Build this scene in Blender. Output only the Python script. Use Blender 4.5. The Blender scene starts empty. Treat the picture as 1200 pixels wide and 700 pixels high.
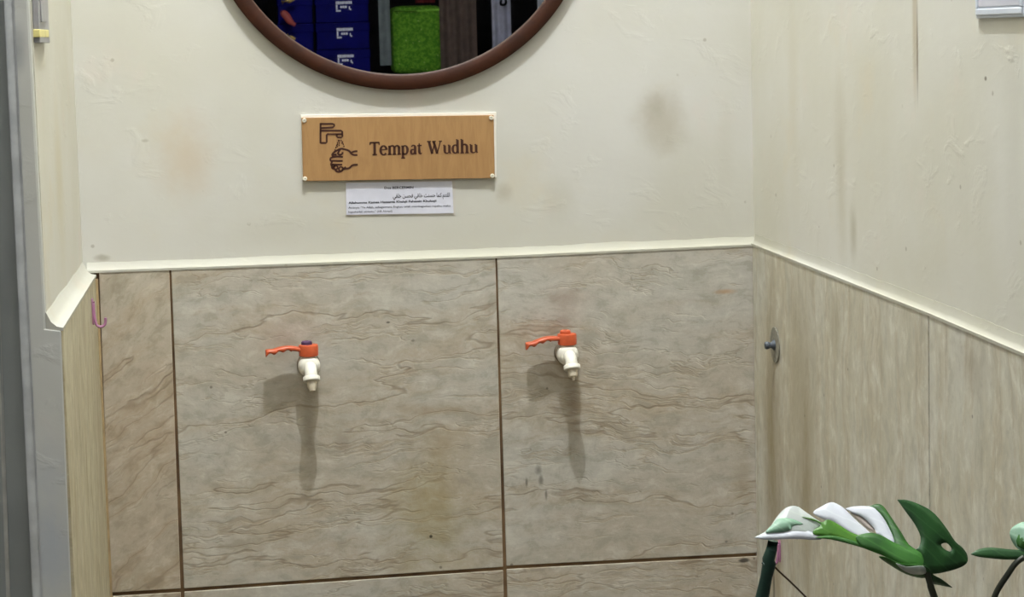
import bpy, bmesh, math, random
import numpy as np
from mathutils import Vector, Matrix

random.seed(7)
S = bpy.context.scene
COL = S.collection
PI = math.pi

# ------------------------------------------------------------------ camera
F, CX, CY = 2406.6207, 610.76704, 280.65224
RX, RY, RZ = 0.10007, -0.13754, -0.03957
CAM = np.array([0.12274, -3.7851, 1.6096])
XR, XL, YL = 1.09193, -0.13414, -0.75193      # tile planes right / left, front end of the left wall


def rot(rx, ry, rz):
    cx, sx = math.cos(rx), math.sin(rx)
    cy, sy = math.cos(ry), math.sin(ry)
    cz, sz = math.cos(rz), math.sin(rz)
    X = np.array([[1, 0, 0], [0, cx, -sx], [0, sx, cx]])
    Y = np.array([[cy, 0, sy], [0, 1, 0], [-sy, 0, cy]])
    Z = np.array([[cz, -sz, 0], [sz, cz, 0], [0, 0, 1]])
    return Z @ Y @ X


RW = rot(RX, RY, RZ) @ np.array([[1, 0, 0], [0, 0, -1], [0, 1, 0]], float)
cam = bpy.data.cameras.new('camera')
camo = bpy.data.objects.new('camera', cam)
COL.objects.link(camo)
S.camera = camo
cam.sensor_fit = 'HORIZONTAL'
cam.sensor_width = 36
cam.lens = F / 1200 * 36
cam.shift_x = (600 - CX) / 1200
cam.shift_y = (CY - 350) / 1200
cam.clip_start = 0.05
cam.clip_end = 60
RB = (np.diag([1, -1, -1]) @ RW).T
M4 = Matrix.Identity(4)
for i in range(3):
    for j in range(3):
        M4[i][j] = RB[i, j]
    M4[i][3] = CAM[i]
camo.matrix_world = M4


def ray(px, py):
    return RW.T @ np.array([(px - CX) / F, (py - CY) / F, 1.0])


def U(px, py, axis, val):
    """point of the plane axis=val seen at a photo pixel"""
    d = ray(px, py)
    a = 'xyz'.index(axis)
    t = (val - CAM[a]) / d[a]
    return Vector(CAM + t * d)


def UP(px, py, p0, n):
    d = ray(px, py)
    p0 = np.array(p0); n = np.array(n)
    t = ((p0 - CAM) @ n) / (d @ n)
    return Vector(CAM + t * d)


YM = .0045                                    # mirror glass plane


def UM(px, py, D):
    """real point that shows at a pixel in the mirror, D metres in front of the glass"""
    p = U(px, py, 'y', YM + D)
    return Vector((p.x, YM - D, p.z))


# ------------------------------------------------------------------ materials
def srgb(r, g, b):
    def f(c):
        c /= 255
        return c / 12.92 if c <= .04045 else ((c + .055) / 1.055) ** 2.4
    return (f(r), f(g), f(b), 1)


class NT:
    def __init__(s, name):
        s.m = bpy.data.materials.new(name)
        s.m.use_nodes = True
        s.t = s.m.node_tree
        s.b = s.t.nodes['Principled BSDF']

    def n(s, typ, props=None, **inp):
        nd = s.t.nodes.new(typ)
        for k, v in (props or {}).items():
            setattr(nd, k, v)
        for k, v in inp.items():
            key = int(k[1:]) if k[0] == '_' and k[1:].isdigit() else k.replace('_', ' ')
            s.put(nd.inputs[key], v)
        return nd

    def put(s, sock, v):
        if isinstance(v, bpy.types.NodeSocket):
            s.t.links.new(v, sock)
        else:
            sock.default_value = v

    def coord(s, kind='Object'):
        return s.n('ShaderNodeTexCoord').outputs[kind]

    def mapping(s, v, scale=(1, 1, 1), loc=(0, 0, 0), rot=(0, 0, 0)):
        return s.n('ShaderNodeMapping', None, Vector=v, Scale=scale, Location=loc, Rotation=rot).outputs[0]

    def noise(s, v, scale=5., detail=3., rough=.5, dist=0.):
        return s.n('ShaderNodeTexNoise', None, Vector=v, Scale=scale, Detail=detail, Roughness=rough, Distortion=dist).outputs['Fac']

    def ramp(s, fac, a, b, lo=0., hi=1.):
        nd = s.n('ShaderNodeMapRange', {'clamp': True, 'interpolation_type': 'SMOOTHSTEP'}, Value=fac)
        for k, v in zip(('From Min', 'From Max', 'To Min', 'To Max'), (a, b, lo, hi)):
            s.put(nd.inputs[k], v)
        return nd.outputs[0]

    def math(s, op, a, b=0., c=0.):
        nd = s.n('ShaderNodeMath', {'operation': op})
        s.put(nd.inputs[0], a); s.put(nd.inputs[1], b); s.put(nd.inputs[2], c)
        return nd.outputs[0]

    def mix(s, fac, a, b):
        nd = s.n('ShaderNodeMix', {'data_type': 'RGBA'})
        s.put(nd.inputs[0], fac); s.put(nd.inputs[6], a); s.put(nd.inputs[7], b)
        return nd.outputs[2]

    def blob(s, v, c, r, wob=.5, nscale=12., soft=.9):
        """0..1 mask of an irregular mark at c with radii r"""
        p = s.n('ShaderNodeVectorMath', {'operation': 'SUBTRACT'}, _0=v, _1=c).outputs[0]
        p = s.n('ShaderNodeVectorMath', {'operation': 'DIVIDE'}, _0=p, _1=r).outputs[0]
        d = s.n('ShaderNodeVectorMath', {'operation': 'LENGTH'}, _0=p).outputs['Value']
        nz = s.noise(v, nscale, 4., .6)
        d = s.math('MULTIPLY_ADD', s.math('SUBTRACT', nz, .5), wob * 2, d)
        return s.ramp(d, 1.0, 1.0 - soft)

    def bump(s, h, strength=.3, dist=.002):
        nd = s.n('ShaderNodeBump', None, Height=h, Strength=strength, Distance=dist)
        s.put(s.b.inputs['Normal'], nd.outputs[0])

    def fin(s, col=None, rough=.5, metal=0., spec=.5, **kw):
        if col is not None:
            s.put(s.b.inputs['Base Color'], col)
        s.put(s.b.inputs['Roughness'], rough)
        s.b.inputs['Metallic'].default_value = metal
        s.b.inputs['Specular IOR Level'].default_value = spec
        for k, v in kw.items():
            s.put(s.b.inputs[k.replace('_', ' ')], v)
        return s.m


def plain(name, rgb, rough=.5, metal=0., var=.12, scale=30., bump=0., spec=.5, **kw):
    t = NT(name)
    c = srgb(*rgb)
    dk = tuple(x * (1 - var) for x in c[:3]) + (1,)
    lt = tuple(min(1, x * (1 + var)) for x in c[:3]) + (1,)
    nz = t.noise(t.coord(), scale, 4.)
    col = t.mix(t.ramp(nz, .3, .7), dk, lt)
    if bump:
        t.bump(nz, bump, .002)
    return t.fin(col, rough, metal, spec, **kw)


def mat_plaster(name, base, stain_shade=(), streaks=True):
    t = NT(name)
    v = t.coord()
    big = t.noise(v, 2.2, 4., .55)
    fine = t.noise(v, 26., 5., .6)
    col = t.mix(t.ramp(big, .3, .7), srgb(*base), srgb(base[0] - 9, base[1] - 10, base[2] - 16))
    patch = t.noise(t.mapping(v, (1, 1, 1), (3.1, 1.7, 5.2)), 4.5, 5., .6)
    col = t.mix(t.ramp(patch, .56, .74, 0, .45), col, srgb(base[0] - 4, base[1] - 12, base[2] - 28))
    pink = t.noise(t.mapping(v, (1, 1, 1), (8.1, 2.7, 1.2)), 6., 4., .6)
    col = t.mix(t.ramp(pink, .58, .75, 0, .35), col, srgb(base[0] + 4, base[1] - 8, base[2] - 10))
    for c, r, rgb, k, wob, soft in stain_shade:
        m = t.blob(v, c, r, wob, 14., soft)
        col = t.mix(t.math('MULTIPLY', m, k), col, srgb(*rgb))
    specks = t.n('ShaderNodeTexVoronoi', {'feature': 'F1'}, Vector=v, Scale=19.).outputs['Distance']
    col = t.mix(t.math('MULTIPLY', t.ramp(specks, .085, .04), t.ramp(fine, .52, .6, 0, .55)), col, srgb(150, 142, 122))
    tro = t.noise(t.mapping(v, (5, 5, 9), (0, 0, 0), (.2, .5, .1)), 1.1, 4., .5, .4)
    lump = t.ramp(t.noise(t.mapping(v, (1, 1, 1.6), (4, 2, 7)), 13., 4., .55, .6), .56, .74)
    h = t.math('ADD', t.math('ADD', t.math('MULTIPLY', tro, .8), t.math('MULTIPLY', lump, .35)), t.math('MULTIPLY', fine, .22))
    t.bump(h, .26, .005)
    return t.fin(col, .62, 0, .35)


def mat_tile(name, a, b, vein, stain_shade=(), uvs=(1.4, 8.5), str_bump=.45, veins=1.0, rough=.38):
    """sandstone-look ceramic with embossed wavy veins running along u"""
    t = NT(name)
    uv = t.coord('UV')
    v = t.coord()
    w1 = t.n('ShaderNodeTexNoise', None, Vector=uv, Scale=4.2, Detail=4., Roughness=.6).outputs['Color']
    off = t.n('ShaderNodeVectorMath', {'operation': 'SCALE'}, _0=t.n('ShaderNodeVectorMath', {'operation': 'SUBTRACT'}, _0=w1, _1=(.5, .5, .5)).outputs[0], Scale=.10).outputs[0]
    wuv = t.n('ShaderNodeVectorMath', {'operation': 'ADD'}, _0=uv, _1=off).outputs[0]
    mp = t.mapping(wuv, (uvs[0], uvs[1], 1))
    n1 = t.noise(mp, 1.5, 6., .6)
    n2 = t.noise(t.mapping(wuv, (uvs[0] * 1.5, uvs[1] * 1.15, 1), (7.3, 3.1, 0)), 1.3, 5., .62)
    big = t.noise(t.mapping(uv, (1.6, 3.2, 1), (2.2, 9.1, 0)), 1.7, 4., .6)
    fine = t.noise(uv, 60., 4., .65)
    grain = t.noise(t.mapping(wuv, (1, 1.7, 1), (3, 6, 0)), 21., 6., .68)
    n3 = t.noise(t.mapping(wuv, (uvs[0] * .55, uvs[1] * .62, 1), (11.3, 5.1, 0)), 1.25, 4., .58)
    r3 = t.ramp(t.math('ABSOLUTE', t.math('SUBTRACT', n3, .48)), .0085, .0, 0, 1)
    tan = t.ramp(t.math('ABSOLUTE', t.math('SUBTRACT', n3, .48)), .07, .0, 0, 1)
    r1 = t.ramp(t.math('ABSOLUTE', t.math('SUBTRACT', n1, .5)), .024, .0, 0, 1)
    r2 = t.ramp(t.math('ABSOLUTE', t.math('SUBTRACT', n2, .54)), .016, .0, 0, 1)
    gate = t.ramp(t.noise(t.mapping(uv, (2.5, 5, 1), (1, 4, 0)), 2.1, 2.), .42, .58)
    gate2 = t.ramp(t.noise(t.mapping(uv, (2.2, 5, 1), (5, 8, 0)), 2.4, 2.), .45, .6)
    r1 = t.math('MULTIPLY', r1, gate)
    r2 = t.math('MULTIPLY', r2, gate2)
    col = t.mix(t.ramp(big, .36, .64), srgb(*a), srgb(*b))
    cloud = t.noise(t.mapping(wuv, (uvs[0] * 2, uvs[1] * .8, 1), (4, 4, 0)), 2.6, 5., .6)
    col = t.mix(t.ramp(cloud, .5, .72, 0, .5), col, srgb(a[0] - 22, a[1] - 22, a[2] - 26))
    col = t.mix(t.math('MULTIPLY', tan, t.ramp(grain, .4, .6, .1, .45)), col, srgb(b[0] - 4, b[1] - 16, b[2] - 30))
    col = t.mix(t.ramp(grain, .49, .64, 0, .55), col, srgb(a[0] - 34, a[1] - 36, a[2] - 40))
    col = t.mix(t.ramp(grain, .48, .34, 0, .55), col, srgb(min(255, a[0] + 18), min(255, a[1] + 18), min(255, a[2] + 16)))
    col = t.mix(t.ramp(fine, .5, .75, 0, .28), col, srgb(a[0] - 40, a[1] - 42, a[2] - 46))
    col = t.mix(t.math('MULTIPLY', r1, .36 * veins), col, srgb(*vein))
    col = t.mix(t.math('MULTIPLY', r2, .3 * veins), col, srgb(vein[0] - 22, vein[1] - 20, vein[2] - 18))
    col = t.mix(t.math('MULTIPLY', r3, .42 * veins), col, srgb(vein[0] - 40, vein[1] - 36, vein[2] - 30))
    for c, r, rgb, k, wob, soft in stain_shade:
        m = t.blob(v, c, r, wob, 16., soft)
        col = t.mix(t.math('MULTIPLY', m, k), col, srgb(*rgb))
    specks = t.n('ShaderNodeTexVoronoi', {'feature': 'F1'}, Vector=v, Scale=24.).outputs['Distance']
    col = t.mix(t.math('MULTIPLY', t.ramp(specks, .09, .045), t.ramp(t.noise(v, 9., 2.), .55, .62, 0, .6)), col, srgb(70, 60, 48))
    h = t.math('SUBTRACT', t.math('MULTIPLY', n1, 1.6), t.math('MULTIPLY', t.math('ADD', r1, r2), .55))
    h = t.math('ADD', h, t.math('SUBTRACT', t.math('MULTIPLY', t.math('ADD', fine, grain), .3), t.math('MULTIPLY', r3, .5)))
    t.bump(h, str_bump, .004)
    return t.fin(col, t.ramp(cloud, .3, .7, rough - .05, rough + .16), 0, .45)


def mat_wood(name, a, b, scale=(9, 1, 1), rough=.45):
    t = NT(name)
    v = t.coord()
    mp = t.mapping(v, scale)
    w = t.noise(mp, 7., 6., .6, 1.2)
    w2 = t.noise(t.mapping(v, (scale[0] * 5, scale[1] * 4, scale[2] * 3)), 9., 3., .5)
    col = t.mix(t.ramp(w, .32, .68), srgb(*a), srgb(*b))
    col = t.mix(t.ramp(w2, .55, .8, 0, .3), col, srgb(a[0] - 35, a[1] - 32, a[2] - 26))
    t.bump(w2, .1, .001)
    return t.fin(col, rough)


# ------------------------------------------------------------------ mesh helpers
def link(name, me, mats, parent=None):
    o = bpy.data.objects.new(name, me)
    COL.objects.link(o)
    for m in (mats if isinstance(mats, (list, tuple)) else [mats]):
        me.materials.append(m)
    if parent is not None:
        o.parent = parent
    return o


def obj(name, bm, mats, parent=None, smooth=False, bevel=0., angle=40, mod=None):
    bmesh.ops.recalc_face_normals(bm, faces=bm.faces)
    me = bpy.data.meshes.new(name)
    bm.to_mesh(me)
    bm.free()
    if smooth:
        for p in me.polygons:
            p.use_smooth = True
        me.set_sharp_from_angle(angle=math.radians(angle))
    o = link(name, me, mats, parent)
    if bevel:
        b = o.modifiers.new('bevel', 'BEVEL')
        b.width = bevel; b.segments = 2; b.limit_method = 'ANGLE'; b.angle_limit = math.radians(35)
    return o


def empty(name, loc=(0, 0, 0), rz=0.):
    o = bpy.data.objects.new(name, None)
    o.empty_display_size = .05
    COL.objects.link(o)
    o.location = loc
    o.rotation_euler = (0, 0, rz)
    return o


def tag(o, label, cat, group=None, kind=None):
    o['label'] = label
    o['category'] = cat
    if group: o['group'] = group
    if kind: o['kind'] = kind
    return o


def struct(o, label=None, cat=None):
    o['kind'] = 'structure'
    if label: o['label'] = label
    if cat: o['category'] = cat
    return o


def box(bm, lo, hi, mi=0):
    x0, y0, z0 = lo; x1, y1, z1 = hi
    v = [bm.verts.new(c) for c in ((x0, y0, z0), (x1, y0, z0), (x1, y1, z0), (x0, y1, z0), (x0, y0, z1), (x1, y0, z1), (x1, y1, z1), (x0, y1, z1))]
    for f in ((0, 1, 2, 3), (4, 5, 6, 7), (0, 1, 5, 4), (1, 2, 6, 5), (2, 3, 7, 6), (3, 0, 4, 7)):
        bm.faces.new([v[i] for i in f]).material_index = mi


def prism(bm, pts, d, mi=0):
    """polygon pts extruded by vector d"""
    d = Vector(d)
    a = [bm.verts.new(p) for p in pts]
    b = [bm.verts.new(Vector(p) + d) for p in pts]
    fs = [bm.faces.new(a), bm.faces.new(b[::-1])]
    n = len(pts)
    for i in range(n):
        fs.append(bm.faces.new((a[i], b[i], b[(i + 1) % n], a[(i + 1) % n])))
    for f in fs:
        f.material_index = mi
    return fs


def frame_of(d):
    d = Vector(d).normalized()
    up = Vector((0, 0, 1)) if abs(d.z) < .95 else Vector((0, 1, 0))
    x = d.cross(up).normalized()
    return x, x.cross(d).normalized(), d


def tube(bm, pts, rad, seg=12, caps=True, mi=0, flat=1.0):
    pts = [Vector(p) for p in pts]
    if not isinstance(rad, (list, tuple)):
        rad = [rad] * len(pts)
    rings = []
    px = None
    for i, p in enumerate(pts):
        d = (pts[min(i + 1, len(pts) - 1)] - pts[max(i - 1, 0)]).normalized()
        if px is None:
            x, y, _ = frame_of(d)
        else:
            x = (px - d * px.dot(d)).normalized()
            y = d.cross(x).normalized()
        px = x
        rings.append([bm.verts.new(p + (x * math.cos(2 * PI * k / seg) + y * flat * math.sin(2 * PI * k / seg)) * rad[i]) for k in range(seg)])
    for a, b in zip(rings, rings[1:]):
        for k in range(seg):
            bm.faces.new((a[k], a[(k + 1) % seg], b[(k + 1) % seg], b[k])).material_index = mi
    if caps:
        bm.faces.new(rings[0][::-1]).material_index = mi
        bm.faces.new(rings[-1]).material_index = mi


def lathe(bm, o, d, prof, seg=32, mi=0, faceted=None):
    """prof = [(t along d, radius)], closed by caps where the radius is not 0"""
    o = Vector(o)
    x, y, d = frame_of(d)
    rings = []
    for t, r in prof:
        if r <= 1e-7:
            rings.append([bm.verts.new(o + d * t)])
        else:
            rings.append([bm.verts.new(o + d * t + (x * math.cos(2 * PI * k / seg) + y * math.sin(2 * PI * k / seg)) * r) for k in range(seg)])
    for a, b in zip(rings, rings[1:]):
        if len(a) == 1 and len(b) == 1:
            continue
        for k in range(seg):
            k2 = (k + 1) % seg
            if len(a) == 1: f = (a[0], b[k2], b[k])
            elif len(b) == 1: f = (a[k], a[k2], b[0])
            else: f = (a[k], a[k2], b[k2], b[k])
            bm.faces.new(f).material_index = mi
    if len(rings[0]) > 1: bm.faces.new(rings[0][::-1]).material_index = mi
    if len(rings[-1]) > 1: bm.faces.new(rings[-1]).material_index = mi


def spline(pts, n=8):
    """smooth curve through pts, tangents weighted by chord length"""
    P = [Vector(p) for p in pts]
    m = len(P)
    L = [max(1e-9, (P[i + 1] - P[i]).length) for i in range(m - 1)]
    Tn = []
    for i in range(m):
        if i == 0: Tn.append((P[1] - P[0]) / L[0])
        elif i == m - 1: Tn.append((P[-1] - P[-2]) / L[-1])
        else:
            a, b = (P[i] - P[i - 1]) / L[i - 1], (P[i + 1] - P[i]) / L[i]
            Tn.append((a * L[i] + b * L[i - 1]) / (L[i] + L[i - 1]))
    out = []
    for i in range(m - 1):
        for k in range(n):
            t = k / n
            t2, t3 = t * t, t * t * t
            out.append(P[i] * (2 * t3 - 3 * t2 + 1) + Tn[i] * L[i] * (t3 - 2 * t2 + t) + P[i + 1] * (3 * t2 - 2 * t3) + Tn[i + 1] * L[i] * (t3 - t2))
    out.append(P[-1])
    return out


# ------------------------------------------------------------------ room setting
T = .015                                    # the tile cladding stands proud of the plaster by this
YP = T                                      # back plaster plane
XPR = XR + .008                             # right plaster plane
XPL = XL - .0225                             # left plaster plane
ZC = 4.7
ZT = 1.2


def W(px, py):                              # a back-wall plaster point
    return tuple(U(px, py, 'y', YP))


def WT(px, py):
    return tuple(U(px, py, 'y', 0))


m_pl_back = mat_plaster('plaster_back', (206, 204, 196), [
    (W(775, 140), (.07, .2, .09), (158, 148, 124), .5, .5, 1.),
    (W(768, 126), (.03, .2, .035), (146, 136, 110), .3, .6, 1.),
    (W(218, 180), (.075, .2, .12), (194, 176, 150), .55, .5, 1.),
    (W(655, 235), (.05, .2, .07), (186, 182, 166), .5, .5, 1.),
    (W(590, 225), (.025, .2, .025), (165, 158, 138), .5, .6, .8),
    (W(325, 270), (.12, .2, .05), (190, 186, 170), .35, .5, 1.),
    (W(170, 165), (.008, .2, .004), (160, 152, 134), .6, .8, .9),
    (W(120, 302), (.02, .2, .008), (150, 142, 122), .6, 1.2, .9),
    (W(850, 180), (.03, .2, .16), (192, 188, 172), .4, .5, 1.),
])


def WR(px, py):
    return tuple(U(px, py, 'x', XPR))


def streak_r(px, py, ry, rz):
    return WR(px, py), (.2, ry, rz)


m_pl_right = mat_plaster('plaster_right', (219, 217, 208), [
    (*streak_r(1072, 20, .016, .16), (186, 174, 148), .75, .12, .8),
    (*streak_r(1075, 60, .006, .1), (120, 106, 82), .8, .2, .9),
    (*streak_r(985, 190, .05, .22), (190, 184, 162), .55, .35, 1.),
    (*streak_r(1000, 270, .03, .07), (172, 166, 142), .6, .4, 1.),
    (*streak_r(930, 120, .05, .25), (204, 198, 178), .4, .35, 1.),
    (*streak_r(1155, 92, .006, .004), (130, 122, 104), .9, .4, .6),
    (*streak_r(1190, 150, .06, .3), (202, 200, 186), .5, .3, 1.),
])
m_pl_left = mat_plaster('plaster_left', (208, 205, 193), [
    (tuple(U(70, 220, 'x', XPL)), (.2, .1, .22), (196, 186, 152), .5, .4, 1.),
])
m_ledge = mat_plaster('plaster_ledge', (186, 184, 173))
m_ceil = plain('ceiling_paint', (225, 222, 212), .8)
m_floor = plain('floor_tile_grey', (120, 112, 100), .35, scale=6)
m_hall = plain('hall_wall_dark', (20, 19, 19), .9, scale=5, spec=.05)
m_hallside = plain('hall_wall_grey', (150, 148, 140), .8, scale=5)
m_grout = None


def grout_mat():
    t = NT('grout_brown')
    v = t.coord()
    n = t.noise(v, 9., 4., .6)
    col = t.mix(t.ramp(n, .35, .65), srgb(74, 54, 34), srgb(118, 92, 62))
    return t.fin(col, .9)


m_grout = grout_mat()
m_grout_tan = plain('grout_tan', (176, 152, 112), .85, scale=40)
m_grout_grey = plain('grout_grey', (132, 126, 108), .85, scale=40)
m_grey_pl = mat_plaster('grey_painted_plaster', (196, 196, 190), [
    (tuple(U(60, 630, 'y', YL)), (.05, .2, .16), (168, 174, 182), .7, .6, 1.),
    (tuple(U(22, 60, 'y', YL)), (.015, .2, .05), (140, 142, 142), .6, .5, 1.),
])
m_door = plain('door_grey_metal', (158, 163, 162), .45, scale=8, var=.08)
m_door_edge = plain('door_edge_light', (190, 190, 184), .5)

# floor, ceiling, walls of the hall behind the camera
bm = bmesh.new(); box(bm, (-2.6, -10.2, -.1), (3.6, .2, 0))
struct(obj('floor', bm, m_floor))
bm = bmesh.new(); box(bm, (-2.6, -10.2, ZC), (3.6, .2, ZC + .1))
struct(obj('ceiling', bm, m_ceil))
bm = bmesh.new(); box(bm, (-2.6, -10.2, 0), (3.6, -10.1, ZC))
struct(obj('wall_front', bm, m_hall))
bm = bmesh.new(); box(bm, (-2.6, -10.1, 0), (-2.5, YL - .06, ZC))
struct(obj('wall_far_left', bm, m_hallside))
bm = bmesh.new(); box(bm, (3.5, -10.1, 0), (3.6, .2, ZC))
struct(obj('wall_far_right', bm, m_hallside))

# back wall
bm = bmesh.new(); box(bm, (XPL - .2, YP, 0), (XPR + .12, YP + .12, ZC))
wall_back = struct(obj('wall_back', bm, m_pl_back))
# right wall ends a little in front of the picture's right edge
YRE = -1.62
bm = bmesh.new(); box(bm, (XPR, YRE, 0), (XPR + .12, YP, ZC))
wall_right = struct(obj('wall_right', bm, m_pl_right))
# left wall: short return
bm = bmesh.new(); box(bm, (XPL - .022, YL + .0125, 0), (XPL, YP, ZC))
wall_left = struct(obj('wall_left', bm, m_pl_left))

# ---- tile cladding
UVL = {}


def tile(bm, pts, depth, nrm, mi, rotuv, seed, axis):
    """one tile: front polygon pts, extruded into the wall; UV in metres along the wall"""
    uvl = bm.loops.layers.uv.verify()
    fs = prism(bm, pts, Vector(nrm) * -depth, mi)
    rnd = random.Random(seed)
    ou, ov = rnd.uniform(0, 20), rnd.uniform(0, 20)
    c, s = math.cos(rotuv), math.sin(rotuv)
    for f in fs:
        for l in f.loops:
            p = l.vert.co
            u, v = (p.x, p.z) if axis == 'y' else (p.y, p.z)
            l[uvl].uv = (c * u + s * v + ou, -s * u + c * v + ov)


def bt(px, py):
    return U(px, py, 'y', 0)


ST_BACK = [
    (WT(505, 605), (.125, .2, .17), (152, 136, 86), .5, .7, 1.),
    (WT(500, 480), (.09, .2, .02), (150, 122, 78), .45, .7, 1.),
    (WT(520, 520), (.08, .2, .05), (150, 126, 82), .35, .7, 1.),
    (WT(400, 520), (.03, .2, .08), (120, 108, 88), .35, .6, 1.),
    (WT(631, 550), (.013, .2, .017), (64, 58, 48), .6, 1.1, .7),
    (WT(634, 562), (.007, .2, .016), (64, 58, 48), .6, 1., .8),
    (WT(640, 580), (.0035, .2, .014), (70, 64, 54), .6, 1., .8),
    (WT(617, 566), (.004, .2, .016), (70, 64, 54), .65, 1., .8),
    (WT(505, 629), (.004, .2, .004), (50, 40, 28), .9, .3, .5),
    (WT(455, 378), (.006, .2, .003), (60, 54, 44), .8, .5, .6),
    (WT(850, 342), (.03, .2, .008), (176, 138, 96), .7, .6, .9),
    (WT(665, 350), (.06, .2, .04), (150, 128, 112), .5, .5, 1.),
    (WT(660, 375), (.035, .2, .03), (118, 98, 82), .4, .6, 1.),
    (WT(672, 480), (.02, .2, .12), (120, 100, 80), .42, .3, 1.),
    (WT(330, 400), (.045, .2, .05), (160, 138, 120), .35, .5, 1.),
    (WT(362, 500), (.016, .2, .13), (118, 104, 84), .3, .3, 1.),
    (WT(872, 657), (.012, .2, .005), (40, 34, 28), .8, .8, .6),
    (WT(872, 555), (.03, .2, .1), (140, 120, 86), .35, .5, 1.),
]
m_t_back = mat_tile('sandstone_tile_back', (186, 182, 170), (181, 172, 155), (160, 140, 112), ST_BACK, str_bump=.21)
m_t_cut = mat_tile('sandstone_tile_cut', (184, 175, 157), (179, 166, 147), (152, 135, 112), ST_BACK[:0], (1.2, 7.), .26, .8)
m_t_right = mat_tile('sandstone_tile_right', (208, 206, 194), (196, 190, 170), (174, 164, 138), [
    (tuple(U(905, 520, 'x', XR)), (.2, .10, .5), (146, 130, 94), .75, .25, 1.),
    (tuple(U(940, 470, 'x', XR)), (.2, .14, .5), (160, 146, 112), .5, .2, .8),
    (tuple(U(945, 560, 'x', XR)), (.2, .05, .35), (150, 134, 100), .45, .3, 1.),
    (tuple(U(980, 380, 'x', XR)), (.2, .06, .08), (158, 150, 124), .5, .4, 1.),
    (tuple(U(1140, 430, 'x', XR)), (.2, .1, .06), (150, 138, 116), .4, .5, 1.),
    (tuple(U(907, 690, 'x', XR)), (.2, .012, .09), (60, 46, 40), .75, .15, .9),  # shadow below the pink hook, painted as a dark streak on the tile
], (1.0, 15.), .18, .5, .42)
m_t_left = mat_tile('sandstone_tile_left', (196, 188, 160), (184, 174, 146), (160, 148, 118), [], (1.0, 14.), .18, .5, .45)

bm = bmesh.new()
D_ = .011
nrm = Vector((0, -1, 0))
T1 = [bt(116, 319.3), bt(198.3, 316.2), bt(211.6, 690.2), bt(130, 695)]
T2 = [bt(200.6, 316), bt(580.6, 302.8), bt(589.6, 664.8), bt(215.8, 690)]
T3 = [bt(582.6, 302.6), bt(885.2, 288.6), bt(888.8, 648.2), bt(593.6, 663.6)]
tile(bm, T1, D_, nrm, 1, .62, 11, 'y')
tile(bm, T2, D_, nrm, 0, .03, 5, 'y')
tile(bm, T3, D_, nrm, 0, -.02, 8, 'y')


def down(p, q, z):                          # continue the joint line p->q down to height z
    t = (z - p.z) / (q.z - p.z)
    return p + (q - p) * t


def lower(Tq, gap, z):
    a, b, c, d = Tq
    e = Vector((0, 0, -gap))
    return [d + e, c + e, down(b, c, z), down(a, d, z)]


L1, L2, L3 = lower(T1, .007, .01), lower(T2, .0065, .01), lower(T3, .0065, .01)
tile(bm, L1, D_, nrm, 1, .62, 31, 'y')
tile(bm, L2, D_, nrm, 0, .03, 32, 'y')
tile(bm, L3, D_, nrm, 0, .0, 33, 'y')
box(bm, (XL - .01, .0025, 0), (XR, YP + .004, 1.199), 2)          # grout bed
clad = obj('tile_cladding', bm, [m_t_back, m_t_cut, m_grout], wall_back, bevel=.0012)

# right wall tiles
rx = lambda px, py: U(px, py, 'x', XR)
bm = bmesh.new()
nr = Vector((-1, 0, 0))
c0, c1 = rx(886.2, 289.2), rx(1088.0, 369.0)
c2 = rx(1199, 416.2)
yj = rx(1088.3, 450).y
r1 = [Vector((XR, -.002, c0.z)), Vector((XR, yj + .0022, c1.z)), Vector((XR, yj + .0022, .01)), Vector((XR, -.002, .01))]
ze = c1.z + (c2.z - c1.z) / (c2.y - c1.y) * (YRE - c1.y)
r2 = [Vector((XR, yj - .0022, c1.z)), Vector((XR, YRE, ze)), Vector((XR, YRE, .01)), Vector((XR, yj - .0022, .01))]
tile(bm, r1, .006, nr, 0, PI / 2, 3, 'x')
tile(bm, r2, .006, nr, 0, PI / 2, 4, 'x')
box(bm, (XR + .002, YRE + .002, 0), (XPR + .003, .002, min(c0.z, ze) - .004), 1)
obj('tile_cladding', bm, [m_t_right, m_grout_grey], wall_right, bevel=.001)

# left wall tiles
lx = lambda px, py: U(px, py, 'x', XL)
a0, a1 = lx(114.2, 320.5), lx(73.2, 386.5)
bm = bmesh.new()
nl = Vector((1, 0, 0))
l1 = [Vector((XL, -.004, a0.z)), Vector((XL, YL + .0008, a1.z)), Vector((XL, YL + .0008, .01)), Vector((XL, -.004, .01))]
tile(bm, l1, .02, nl, 0, PI / 2, 6, 'x')
box(bm, (XPL - .003, YL + .004, 0), (XL - .003, .002, min(a0.z, a1.z) - .004), 1)
tube(bm, [Vector((XL + .001, -.001, a0.z - .004)), Vector((XL + .001, -.001, .01))], .0034, 6, True, 1)
obj('tile_cladding', bm, [m_t_left, m_grout_tan], wall_left, bevel=.001)


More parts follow.
